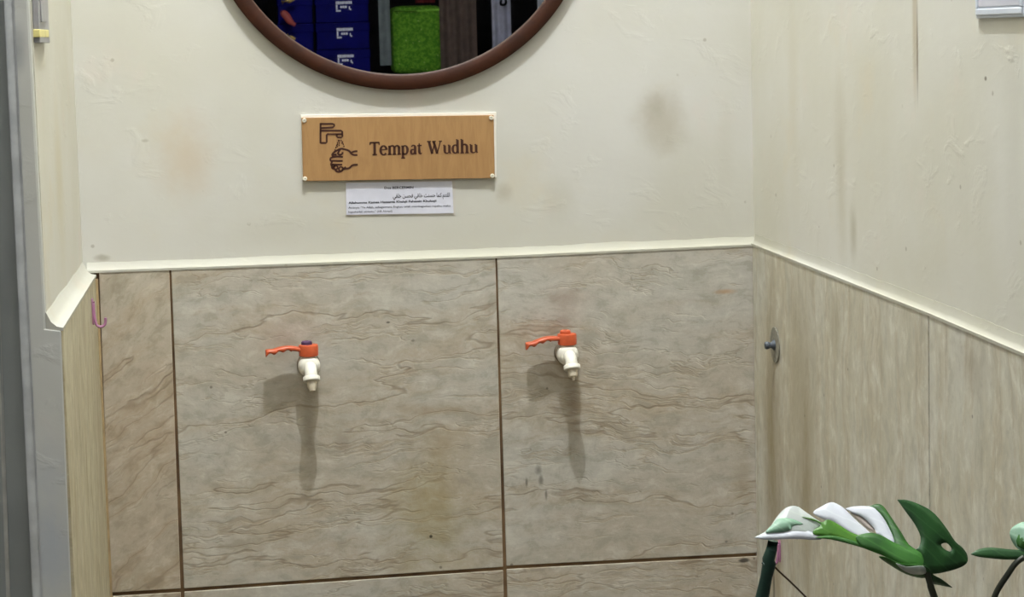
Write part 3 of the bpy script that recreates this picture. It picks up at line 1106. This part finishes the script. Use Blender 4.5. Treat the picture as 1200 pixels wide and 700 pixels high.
def mat_leaf(name, a, b, rough=.45, vein=None):
    t = NT(name)
    v = t.coord()
    n = t.noise(v, 26., 4., .55)
    n2 = t.noise(t.mapping(v, (1, 1, 1), (3, 3, 3)), 90., 3., .5)
    col = t.mix(t.ramp(n, .35, .65), srgb(*a), srgb(*b))
    w = t.n('ShaderNodeTexWave', {'wave_type': 'BANDS', 'bands_direction': 'DIAGONAL'}, Vector=v, Scale=28., Distortion=2., Detail=2.).outputs['Fac']
    col = t.mix(t.ramp(w, .9, 1., 0, .25), col, srgb(min(255, b[0] + 30), min(255, b[1] + 30), min(255, b[2] + 25)))
    t.bump(t.math('ADD', t.math('MULTIPLY', w, .3), n2), .12, .002)
    return t.fin(col, rough, 0, .45)


m_lw = mat_leaf('leaf_white', (198, 201, 207), (190, 195, 198))
m_lg = mat_leaf('leaf_green', (38, 84, 28), (56, 110, 38))
m_ld = mat_leaf('leaf_dark_green', (26, 62, 28), (40, 82, 38))
m_ll = mat_leaf('leaf_lime', (82, 132, 36), (66, 116, 30))
m_lgrey = mat_leaf('leaf_greygreen', (122, 160, 132), (150, 178, 156))
m_lpale = mat_leaf('leaf_pale', (186, 192, 186), (170, 182, 170))
m_lbrown = mat_leaf('leaf_dry', (168, 156, 146), (150, 138, 128))
m_stem = plain('petiole_dark', (40, 44, 30), .5, scale=60)
m_stake = plain('stake_green', (26, 56, 46), .45, scale=70, var=.25)
m_twig = plain('twig_brown', (64, 48, 32), .8)
m_pot = plain('pot_terracotta', (150, 84, 58), .7, scale=30)
m_soil = plain('soil', (48, 36, 26), .95, bump=.6, scale=60)
LM = [m_lg, m_ld, m_ll, m_lw, m_lgrey, m_lpale, m_lbrown]
IG, ID, IL, IW, IGR, IP, IB = range(7)


def sheet(bm, pts, p0, n, mi, cuts=2, puff=0., inset=0.):
    """leaf piece: outline pixels on a tilted plane through p0, gently domed"""
    P = [UP(x, y, p0, n) for x, y in pts]
    nn = Vector(n).normalized()
    if nn.y > 0: nn = -nn
    vs = [bm.verts.new(p) for p in P]
    edges = [bm.edges.new((vs[i], vs[(i + 1) % len(vs)])) for i in range(len(vs))]
    before = set(bm.faces)
    bmesh.ops.triangle_fill(bm, edges=edges, use_beauty=True)
    fs = [f for f in bm.faces if f not in before]
    for f in fs: f.material_index = mi
    eds = list({e for f in fs for e in f.edges})
    r = bmesh.ops.subdivide_edges(bm, edges=eds, cuts=cuts, use_grid_fill=True)
    allf = [f for f in bm.faces if f not in before]
    for f in allf: f.material_index = mi
    if puff:
        verts = {v for f in allf for v in f.verts}
        bnd = [v for v in verts if any(len(e.link_faces) == 1 for e in v.link_edges)]
        bc = np.array([v.co[:] for v in bnd])
        for v in verts:
            d = np.sqrt(((bc - np.array(v.co[:])) ** 2).sum(1)).min()
            v.co += nn * puff * min(1., d / .012)
    return allf


def smoothpoly(pts, n=4, sharp=()):
    """round a pixel outline, keeping the listed corners"""
    m = len(pts)
    out = []
    for i in range(m):
        a, b, c, d = [Vector((*pts[(i + k) % m], 0)) for k in (-1, 0, 1, 2)]
        if i in sharp: a = b * 2 - c
        if (i + 1) % m in sharp: d = c * 2 - b
        for k in range(n):
            t_ = k / n
            q = .5 * ((2 * b) + (c - a) * t_ + (2 * a - 5 * b + 4 * c - d) * t_ * t_ + (3 * b - a - 3 * c + d) * t_ ** 3)
            out.append((q.x, q.y))
    return out


plant = empty('potted_plant', (UP(1100, 660, (0, PY, 0), (0, 1, 0)).x + .03, PY, 0))
tag(plant, 'green and white variegated split-leaf plant in front of the right tile wall', 'plant')
mid = UP(1085, 664, (0, PY, 0), (0, 1, 0))
# planes: far half leans back, near half hangs forward
nF = (0.05, -.78, .62)
nF2 = (-.12, -.70, .70)
nD = (.35, -.85, .40)
nN = (0.05, -.80, -.60)


def add_leaf():
    bm = bmesh.new()
    tipc = UP(884, 630, mid, (.0, 1, .0))
    # tip lobe
    sheet(bm, smoothpoly([(883.9, 630.3), (899.7, 621.5), (909, 608), (918, 598), (926, 593.8), (935, 594.4), (944.2, 600.6), (953.5, 607.1), (962.5, 614.5), (955, 625.5), (957, 633), (930, 631.5), (899.7, 632.4)], 3, (0,)), mid, nF, IP, 2, .002)
    sheet(bm, smoothpoly([(883.9, 630.4), (899, 625.5), (918, 625), (935, 621), (955, 625.2), (962, 632.6), (930, 631.8), (899.7, 632.8)], 3, (0,)), mid + Vector((0, -.0015, 0)), nF, IW, 1, .001)
    sheet(bm, smoothpoly([(897, 624), (905, 615), (912, 608.5), (926, 608), (941, 614.5), (930, 616.5), (925, 622), (908, 624.5)], 3), mid + Vector((0, -.0028, 0)), nF, IGR, 1, .0004)
    # white lobe
    sheet(bm, smoothpoly([(952.6, 601.6), (962.8, 594.1), (974, 589.1), (983.2, 592.3), (990.7, 597.8), (1003.6, 610.8), (1018.5, 623.8), (1021, 628), (1007.4, 630.4), (992.5, 624), (977.7, 614), (966.5, 609.5)], 3, (7,)), mid, nF2, IW, 2, .0012)
    # lime/green band on the near side of the white lobe
    sheet(bm, smoothpoly([(940, 606), (953, 608.5), (962.8, 612.5), (970.2, 609.5), (981.4, 614.5), (996.2, 624), (1010, 629.6), (1028, 641), (1027.8, 646.6), (1000, 637.3), (974, 630), (955.4, 627), (953, 622), (962, 614.5)], 3, (0,)), mid + Vector((0, -.003, 0)), nF, IL, 2, .001)
    sheet(bm, smoothpoly([(955, 630.5), (974, 628), (1000, 634), (1027, 641), (1036, 648), (1027.8, 647.4), (1000, 639), (974, 632.5)], 3), mid + Vector((0, -.0045, 0)), nF, IG, 1, .0005)
    # lobe with white centre and green far edge
    sheet(bm, smoothpoly([(1018, 594), (1027.9, 591.2), (1035.3, 594.1), (1044.6, 607.1), (1055.7, 623.9), (1065, 638.7), (1076, 647), (1068, 652), (1048, 642), (1046, 632), (1038, 611), (1026, 598)], 3, (0,)), mid + Vector((0, .001, 0)), nF2, IG, 2, .002)
    sheet(bm, smoothpoly([(990.7, 596.5), (1000, 594.2), (1019, 594), (1028, 599), (1038, 612), (1048, 634), (1043, 637), (1027.9, 626.5), (1024, 619), (1011, 606.5), (1000, 602)], 3, (0,)), mid + Vector((0, .0005, 0)), nF2, IW, 2, .001)
    sheet(bm, smoothpoly([(996, 600.5), (1003, 602), (1013, 608), (1025, 621), (1018.6, 620.6), (1005.6, 610)], 3), mid + Vector((0, .003, 0)), nF2, IB, 1, 0)
    # dark fold in front
    sheet(bm, smoothpoly([(1003, 630), (1012, 626), (1022, 625), (1033, 628), (1044.6, 634.6), (1057, 640.4), (1072, 644.5), (1080, 650), (1082, 662), (1068, 665.5), (1052, 661), (1037, 652.4), (1022, 646.5), (1010, 641)], 3), mid + Vector((0, -.006, 0)), nF, IG, 2, .0015)
    # near half underside
    sheet(bm, smoothpoly([(1030, 653), (1040, 654), (1056, 661), (1082, 663), (1087, 674), (1080, 677.5), (1062, 673), (1044, 663)], 3), mid + Vector((0, -.004, 0)), nN, IG, 1, .001)
    sheet(bm, smoothpoly([(1050, 660.5), (1062, 664.5), (1081.7, 664), (1084.5, 672.1), (1070.6, 673.2), (1058, 668)], 3), mid + Vector((0, -.0065, 0)), nN, IP, 1, .0005)
    # large basal lobe with a hole
    out = smoothpoly([(1054.8, 586.7), (1066, 587.2), (1083.6, 594.1), (1096.6, 603.4), (1109.6, 620.1), (1119.5, 635), (1129, 643), (1134.6, 651.7), (1133.7, 661), (1121, 667.6), (1097, 673.1), (1086, 671), (1079, 663), (1073.5, 647), (1078, 640.6), (1079.4, 629.4), (1073, 614.6), (1063.1, 599.7)], 3, (0,))
    hole = smoothpoly([(1102.6, 638.4), (1109.6, 636.6), (1115.6, 643.2), (1113, 646.8), (1105.8, 643.4)], 3)
    P = [UP(x, y, mid, nD) for x, y in out]
    Q = [UP(x, y, mid, nD) for x, y in hole]
    b2 = set(bm.faces)
    ed = []
    for R_ in (P, Q):
        vs = [bm.verts.new(p) for p in R_]
        ed += [bm.edges.new((vs[i], vs[(i + 1) % len(vs)])) for i in range(len(vs))]
    bmesh.ops.triangle_fill(bm, edges=ed, use_beauty=True)
    fs = [f for f in bm.faces if f not in b2]
    bmesh.ops.subdivide_edges(bm, edges=list({e for f in fs for e in f.edges}), cuts=2, use_grid_fill=True)
    fs = [f for f in bm.faces if f not in b2]
    for f in fs: f.material_index = ID
    c = Vector(UP(1100, 640, mid, nD))
    for v in {v for f in fs for v in f.verts}:
        d = v.co - c
        v.co += Vector((0, 1, -.15)) * (d.length ** 2) * 2.2
    # small spur of the near basal lobe
    sheet(bm, smoothpoly([(1083, 664), (1090, 668.4), (1094, 674), (1104, 679.6), (1116.1, 688.9), (1100.3, 685.6), (1085.4, 681.4)], 3, (4,)), mid + Vector((0, -.005, 0)), nN, ID, 1, .001)
    o = obj('leaf', bm, LM, smooth=True, angle=60)
    md = o.modifiers.new('solid', 'SOLIDIFY'); md.thickness = .0009; md.offset = 0
    return child(o, plant)


add_leaf()
# second leaf, running out of the picture on the right
mid2 = UP(1193, 655, (0, PY - .06, 0), (0, 1, 0))
bm = bmesh.new()
sheet(bm, smoothpoly([(1137.4, 649.9), (1146.7, 644.3), (1161.6, 642.2), (1185.7, 644.6), (1215, 646), (1250, 650), (1262, 657), (1240, 661), (1200, 656.4), (1176, 656), (1148.6, 653.2)], 3, (0,)), mid2, nF, ID, 2, .003)
sheet(bm, smoothpoly([(1183.2, 624.5), (1189.4, 616.2), (1204, 611.5), (1226, 616), (1245, 632), (1252, 652), (1222, 652), (1197, 646), (1187, 636.9)], 3), mid2 + Vector((0, .004, 0)), (-.3, -.85, .45), IGR, 2, .003)
sheet(bm, smoothpoly([(1192, 640), (1197, 622), (1210, 618), (1238, 630), (1250, 652), (1222, 650)], 3), mid2 + Vector((0, .002, 0)), (-.3, -.85, .45), IG, 1, .0015)
o = obj('leaf', bm, LM, smooth=True, angle=60)
md = o.modifiers.new('solid', 'SOLIDIFY'); md.thickness = .0009; md.offset = 0
child(o, plant)

PB = Vector((plant.location.x, PY, .26))
ptA = [UP(1086, 668, (0, PY, 0), (0, 1, 0)) + Vector((0, .002, 0)), UP(1090.5, 687, (0, PY, 0), (0, 1, 0)), UP(1095.5, 702, (0, PY, 0), (0, 1, 0)), UP(1106, 760, (0, PY, 0), (0, 1, 0))]
bm = bmesh.new()
tube(bm, spline(ptA + [PB + Vector((.02, 0, .35)), PB + Vector((.01, 0, 0))], 6), [.0033] * 6 + [.0038] * 24 + [.006], 10)
child(obj('leaf_stalk', bm, m_stem, smooth=True), plant)
Pp = lambda x, y: UP(x, y, (0, PY - .06, 0), (0, 1, 0))
bm = bmesh.new()
tube(bm, spline([Pp(1201, 653), Pp(1193, 658), Pp(1180, 675), Pp(1169, 692), Pp(1163, 706), PB + Vector((.035, -.01, .4)), PB + Vector((.02, -.01, 0))], 6), .0031, 10)
child(obj('leaf_stalk', bm, m_stem, smooth=True), plant)
# pot and soil, below the picture
bm = bmesh.new()
lathe(bm, (plant.location.x, PY, 0), (0, 0, 1), [(0, .10), (.24, .145), (.245, .155), (.28, .155), (.28, .14), (.25, .138), (.25, 0)], 40)
child(obj('pot', bm, m_pot, smooth=True, angle=35), plant)
bm = bmesh.new()
lathe(bm, (plant.location.x, PY, .2505), (0, 0, 1), [(0, .137), (.008, .12), (.012, 0)], 32)
child(obj('soil', bm, m_soil, smooth=True), plant)
# thin brown aerial root
bm = bmesh.new()
Pr = lambda x, y: UP(x, y, (0, PY + .03, 0), (0, 1, 0))
tube(bm, spline([Pr(903, 659), Pr(911, 668), Pr(926, 682), Pr(946, 702), Pr(990, 760), PB + Vector((-.02, .03, .3)), PB + Vector((-.015, .03, 0))], 5), .0011, 6)
child(obj('aerial_root', bm, m_twig, smooth=True), plant)

# dark green stake
Ps = lambda x, y: UP(x, y, (0, PY + .03, 0), (0, 1, 0))
s_top, s_mid, s_low = Ps(906, 634), Ps(901.5, 660), Ps(893, 701)
dirn = (s_low - s_top)
stake_foot = Vector((plant.location.x - .09, PY + .03, .2635))
stake = empty('plant_stake', stake_foot)
tag(stake, 'dark green knobbly plant stake under the white leaf tip', 'plant stake')
bm = bmesh.new()
pts = [s_top, s_top.lerp(s_mid, .4), s_mid - Vector((.001, 0, -.004)), s_mid, s_mid.lerp(s_low, .4), s_low]
pts = pts + spline([s_low, s_low + dirn * 1.5, stake_foot], 5)[1:]
tube(bm, pts, [.0055, .0060, .0066, .0074, .0064] + [.0072] * (len(pts) - 5), 14)
child(obj('stake_pole', bm, m_stake, smooth=True), stake)
bm = bmesh.new()
tube(bm, [s_mid + Vector((-.002, -.001, .004)), s_mid + Vector((-.0065, -.001, -.001)), s_mid + Vector((-.008, -.001, .001))], [.004, .003, .001], 8)
child(obj('stake_knot', bm, m_stake, smooth=True), stake)

# ------------------------------------------------------------------ what the mirror shows (far side of the hall)
DM = 8.0
ybk = YM - DM
zc = 1.43
cab = empty('long_cabinet', (UM(480, 60, DM).x, ybk - .25, 0))
m_cab = plain('cabinet_dark', (14, 13, 16), .6, spec=.1)
xa, xb = UM(262, 60, DM).x - .25, UM(676, 60, DM).x + .2
x_lo, x_hi = min(xa, xb), max(xa, xb)
tag(cab, 'long dark cabinet at the far side of the hall, seen in the mirror', 'cabinet')
zc = UM(480, 86.5, DM).z
bm = bmesh.new()
box(bm, (x_lo, ybk - .62, zc - .03), (x_hi, ybk + .05, zc))
child(obj('cabinet_top', bm, m_cab, bevel=.003), cab)
bm = bmesh.new(); box(bm, (x_lo + .02, ybk - .6, 0.0), (x_hi - .02, ybk, zc - .03))
child(obj('cabinet_body', bm, m_cab, bevel=.003), cab)
n = 5
for k in range(n):
    w = (x_hi - x_lo - .08) / n
    bm = bmesh.new()
    box(bm, (x_lo + .04 + k * w + .004, ybk + .0005, .06), (x_lo + .04 + (k + 1) * w - .004, ybk + .018, zc - .05))
    child(obj('cabinet_door', bm, m_cab, bevel=.002), cab)

m_blue = plain('blue_carton', (3, 4, 86), .7, var=.2, scale=8, spec=.1)
m_tapew = plain('white_print', (226, 228, 242), .6)
PXM = (3.7731 + 8) / F                      # metres per pixel on the carton plane


def carton(xc, zc0, w, h, marks, label, dx=0., depth=.26):
    root = empty('blue_box', (xc, ybk - depth / 2 - .02, zc0))
    tag(root, label, 'box', 'blue boxes in the mirror')
    bm = bmesh.new()
    box(bm, (-w / 2, -depth / 2, .0), (w / 2, depth / 2, h - .008))
    box(bm, (-w / 2 - .004, -depth / 2 - .004, h - .05), (w / 2 + .004, depth / 2 + .004, h - .001))
    obj('box_body', bm, m_blue, root, bevel=.004)
    if marks:
        bm = bmesh.new()
        fy = depth / 2 + .0042
        # as read in the mirror: a broken bar, a shorter row beneath it, a stub at the left
        rr = random.Random(3)

        def mk(u0, u1, v0, v1):
            # u: pixels from the mark's left edge in the mirror
            xa_, xb_ = (u0 - 9) * PXM + dx, (u1 - 9) * PXM + dx
            box(bm, (min(xa_, xb_), fy - .001, h - .03 - v1 * PXM), (max(xa_, xb_), fy + .0012, h - .03 - v0 * PXM))
        u = 0.
        while u < 17.5:
            wd_ = rr.uniform(1.2, 2.2)
            mk(u, u + wd_, .3 * rr.random(), 3.6 - .4 * rr.random())
            u += wd_ + .35
        mk(0, 1.8, 4.0, 9.8); mk(0, 5.5, 10.2, 12.0)
        for a_, b_ in ((5, 7), (7.5, 9.6), (10.2, 12.6)):
            mk(a_, b_, 5.4, 8.0)
        mk(15, 16.2, 6.2, 9.4); mk(16.2, 17.6, 8.6, 10.6)
        obj('printed_mark', bm, m_tapew, root)
    return root


def spanm(x0, x1):
    return UM(x0, 40, DM).x, UM(x1, 40, DM).x


wl, wr = spanm(370, 434)
wcx, ww = (wl + wr) / 2, abs(wr - wl) - .012
hrow = 31 * PXM
zrow = UM(400, 58, DM).z                     # top of the lowest box row shown
LB = ['blue printed box in the mirror, lowest of the printed stack', 'blue printed box in the mirror, second from the bottom of its stack', 'blue printed box in the mirror, third up in its stack', 'blue printed box in the mirror, topmost of the printed stack']
zc_b = zrow - hrow
# a low riser keeps the stack level with the marks
for k in range(4):
    carton(wcx, zc + k * hrow, ww, hrow - .002, True, LB[k], (UM(404, 40, DM).x - wcx))
wl, wr = spanm(326, 368)
wcx2, ww2 = (wl + wr) / 2, abs(wr - wl) - .01
LB2 = ['plain blue box in the mirror, lowest beside the dark bundle', 'plain blue box in the mirror, second up beside the dark bundle', 'plain blue box in the mirror, third up beside the dark bundle', 'plain blue box in the mirror, topmost beside the dark bundle']
for k in range(4):
    carton(wcx2, zc + k * hrow, ww2, hrow - .002, False, LB2[k])

# green fuzzy block
t = NT('green_plush')
v = t.coord(); nz = t.noise(v, 55., 5., .7)
col = t.mix(t.ramp(nz, .4, .62), srgb(72, 126, 30), srgb(110, 166, 50))
spk = t.n('ShaderNodeTexVoronoi', {'feature': 'F1'}, Vector=v, Scale=26.).outputs['Distance']
col = t.mix(t.ramp(spk, .16, .06, 0, .7), col, srgb(176, 206, 110))
t.bump(nz, .8, .02)
m_plush = t.fin(col, .95, 0, .2)
g0, g1 = spanm(460, 519)
gz = UM(485, 7, DM).z
gr = empty('green_cushion', ((g0 + g1) / 2, ybk - .15, zc))
tag(gr, 'bright green fuzzy upright block cushion seen in the mirror', 'cushion')
bm = bmesh.new()
gw, gh, gd = abs(g1 - g0) / 2, gz - zc, .14
box(bm, (-gw, -gd, 0), (gw, gd, gh))
bm.free(); bm = bmesh.new()
bmesh.ops.create_uvsphere(bm, u_segments=64, v_segments=48, radius=1)
se = lambda c, p: math.copysign(abs(c) ** p, c)
for v_ in bm.verts:
    c = v_.co
    m_ = max(abs(c.x), abs(c.y), abs(c.z))
    q = c / m_
    e_ = 9.
    L_ = (abs(q.x) ** e_ + abs(q.y) ** e_ + abs(q.z) ** e_) ** (1 / e_)
    q = q / L_
    v_.co = Vector((q.x * gw, q.y * gd, gh / 2 + q.z * gh / 2))
rr = random.Random(5)
for v_ in bm.verts:
    v_.co += Vector((rr.uniform(-1, 1), rr.uniform(-1, 1), rr.uniform(-1, 1) if v_.co.z > .02 else 0)) * .004
obj('cushion_body', bm, m_plush, gr, smooth=True, angle=80)
bm = bmesh.new()
tube(bm, [(-gw * .9, gd - .004, gh - .025), (0, gd + .003, gh - .03), (gw * .9, gd - .004, gh - .025)], .006, 8)
obj('piping', bm, plain('green_piping', (130, 190, 60), .9), gr, smooth=True)


# standing cloths / panels around it
def fold_cloth(name, x0p, x1p, ytop, ybot, D, mat, label, cat, folds=3, amp=.02, thick=.03, group=None, extra=None):
    a, b = UM(x0p, 40, D).x, UM(x1p, 40, D).x
    lo, hi = min(a, b), max(a, b)
    zt, zb2 = UM(500, ytop, D).z, UM(500, ybot, D).z
    root = empty(name, ((lo + hi) / 2, YM - D - .05, zb2))
    tag(root, label, cat, group)
    w, h = (hi - lo) / 2, zt - zb2
    bm = bmesh.new()
    nu, nv = 28, 10
    g = [[bm.verts.new((-w + 2 * w * i / nu, amp * math.sin(2 * PI * folds * i / nu + .5 * j / nv), h * j / nv)) for i in range(nu + 1)] for j in range(nv + 1)]
    for j in range(nv):
        for i in range(nu):
            bm.faces.new((g[j][i], g[j][i + 1], g[j + 1][i + 1], g[j + 1][i]))
    bmesh.ops.solidify(bm, geom=list(bm.faces), thickness=thick)
    obj('cloth', bm, mat, root, smooth=True, angle=60)
    return root, w, h


m_gcl = plain('grey_cloth', (148, 158, 162), .85, scale=20)
m_brn = plain('brown_cloth', (116, 98, 90), .85, scale=25)
m_lav = plain('lavender_cloth', (204, 204, 224), .8, scale=20)
m_blk = plain('black_cloth', (12, 12, 15), .9, scale=20, spec=.05)
m_wht = plain('white_cloth', (220, 222, 232), .8, scale=20)
m_red = plain('dark_red_cloth', (110, 20, 26), .8)
m_skin = plain('red_streak', (170, 78, 74), .6)
m_gold = plain('tan_streak', (190, 160, 92), .6)
# a high rail carries the hanging cloths
fold_cloth('hanging_towel', 445, 458.5, -90, 75.5, DM - .1, m_gcl, 'grey hanging towel behind the green cushion in the mirror', 'towel', 1, .012)
fold_cloth('hanging_curtain', 516.5, 560, -90, 86, DM - .06, m_brn, 'brown curtain beside the green cushion in the mirror', 'curtain', 3, .014)
r_, w_, h_ = fold_cloth('hanging_robe', 578, 600.5, -90, 80, DM - .02, m_lav, 'pale lavender robe hanging right of the brown curtain in the mirror', 'robe', 2, .012)
bm = bmesh.new()
zz = UM(586, 3, DM).z - r_.location.z
pts = [Vector((w_ * .45, .03, zz + .02)), Vector((w_ * .4, .03, zz - .01)), Vector((-w_ * .05, .03, zz - .012)), Vector((-w_ * .05, .03, zz + .015))]
tube(bm, spline(pts, 5), .007, 8)
obj('robe_badge', bm, m_blk, r_, smooth=True)
fold_cloth('hanging_sheet', 632, 668, -90, 60, DM - .02, m_wht, 'white sheet hanging at the right rim of the mirror', 'sheet', 2, .012)
fold_cloth('hanging_scarf', 489, 512, -60, 3, DM + .12, m_red, 'dark red scarf above the green cushion in the mirror', 'scarf', 2, .01)
# rail for them
bm = bmesh.new()
zr = UM(500, -92, DM).z
rl, rr_ = UM(440, 0, DM).x, UM(675, 0, DM).x
tube(bm, [(min(rl, rr_) - .15, YM - DM - .06, zr), (max(rl, rr_) + .15, YM - DM - .06, zr)], .018, 12)
for xx in (min(rl, rr_) - .15, max(rl, rr_) + .15):
    tube(bm, [(xx, YM - DM - .06, zr + .01), (xx, YM - DM - .06, ZC)], .012, 10)
tag(obj('clothes_rail', bm, m_zinc, smooth=True), 'metal clothes rail hung from the ceiling, seen only in the mirror', 'rail')

# dark bundle with red and tan streaks, standing in for an unclear shape
jx = UM(296, 20, DM - .25)
jk = empty('dark_bundle', (jx.x, YM - DM - .1, zc))
tag(jk, 'dark bundle with red and tan streaks beside the blue boxes in the mirror', 'jacket')
bm = bmesh.new()
jw = abs(UM(321, 20, DM).x - UM(279, 20, DM).x) / 2
jh = .62
nu, nv = 32, 14
rg = []
for j in range(nv + 1):
    t_ = j / nv
    rr2 = jw * (1.0 + .1 * math.sin(t_ * 9)) * (1 - .25 * t_ ** 3)
    rg.append([bm.verts.new((rr2 * math.cos(2 * PI * i / nu) * (1 + .06 * math.sin(5 * i + j)), rr2 * .55 * math.sin(2 * PI * i / nu) * (1 + .06 * math.sin(3 * i + 2 * j)), jh * t_)) for i in range(nu)])
for j in range(nv):
    for i in range(nu):
        bm.faces.new((rg[j][i], rg[j][(i + 1) % nu], rg[j + 1][(i + 1) % nu], rg[j + 1][i]))
bm.faces.new(rg[0][::-1]); bm.faces.new(rg[-1])
obj('bundle_body', bm, m_blk, jk, smooth=True, angle=80)


def jp(px, py):
    p = UM(px, py, DM - .12)
    return Vector((p.x - jk.location.x, p.y - jk.location.y, p.z - jk.location.z))


bm = bmesh.new()
tube(bm, spline([jp(329, 13), jp(335, 18), jp(340, 25), jp(346, 29.5)], 4), [.012, .016, .02, .022, .022, .022, .022, .022, .02, .018, .014, .012, .01], 10)
obj('red_streak', bm, m_skin, jk, smooth=True)
bm = bmesh.new()
tube(bm, [jp(330, 3), jp(338, 1), jp(346, -3)], [.012, .016, .012], 10)
obj('tan_streak', bm, m_gold, jk, smooth=True)
bm = bmesh.new()
tube(bm, [jp(336, 40), jp(341, 44), jp(346, 46)], [.008, .012, .008], 10)
obj('tan_streak', bm, m_gold, jk, smooth=True)

# ------------------------------------------------------------------ light
def light(name, typ, loc, energy, col, **kw):
    l = bpy.data.lights.new(name, typ)
    l.energy = energy
    l.color = col
    for k, v_ in kw.items(): setattr(l, k, v_)
    o = bpy.data.objects.new(name, l)
    COL.objects.link(o)
    o.location = loc
    return o


LX = U(485, 300, 'y', 0).x
light('ceiling_bulb', 'POINT', (LX, -1.2, 4.3), 302, (.95, 1, 1.08), shadow_soft_size=.022)
h1 = light('hall_fill', 'AREA', (.1, -3.7, 3.4), 21, (.98, 1, 1.03), shape='RECTANGLE', size=1.6, size_y=1.6)  # unseen area lamp added as soft fill for the walls and mirrored things
h1.rotation_euler = (Vector((.1, -3.7, 3.4)) - Vector((.45, 0, 1.3))).to_track_quat('Z', 'Y').to_euler()
w = bpy.data.worlds.new('world'); S.world = w
w.use_nodes = True
w.node_tree.nodes['Background'].inputs[0].default_value = (.9, .95, 1, 1)
w.node_tree.nodes['Background'].inputs[1].default_value = .05

S.view_settings.view_transform = 'Standard'
S.view_settings.look = 'None'
S.view_settings.exposure = 0.0
S.view_settings.gamma = 1.0
S.view_settings.use_curve_mapping = False
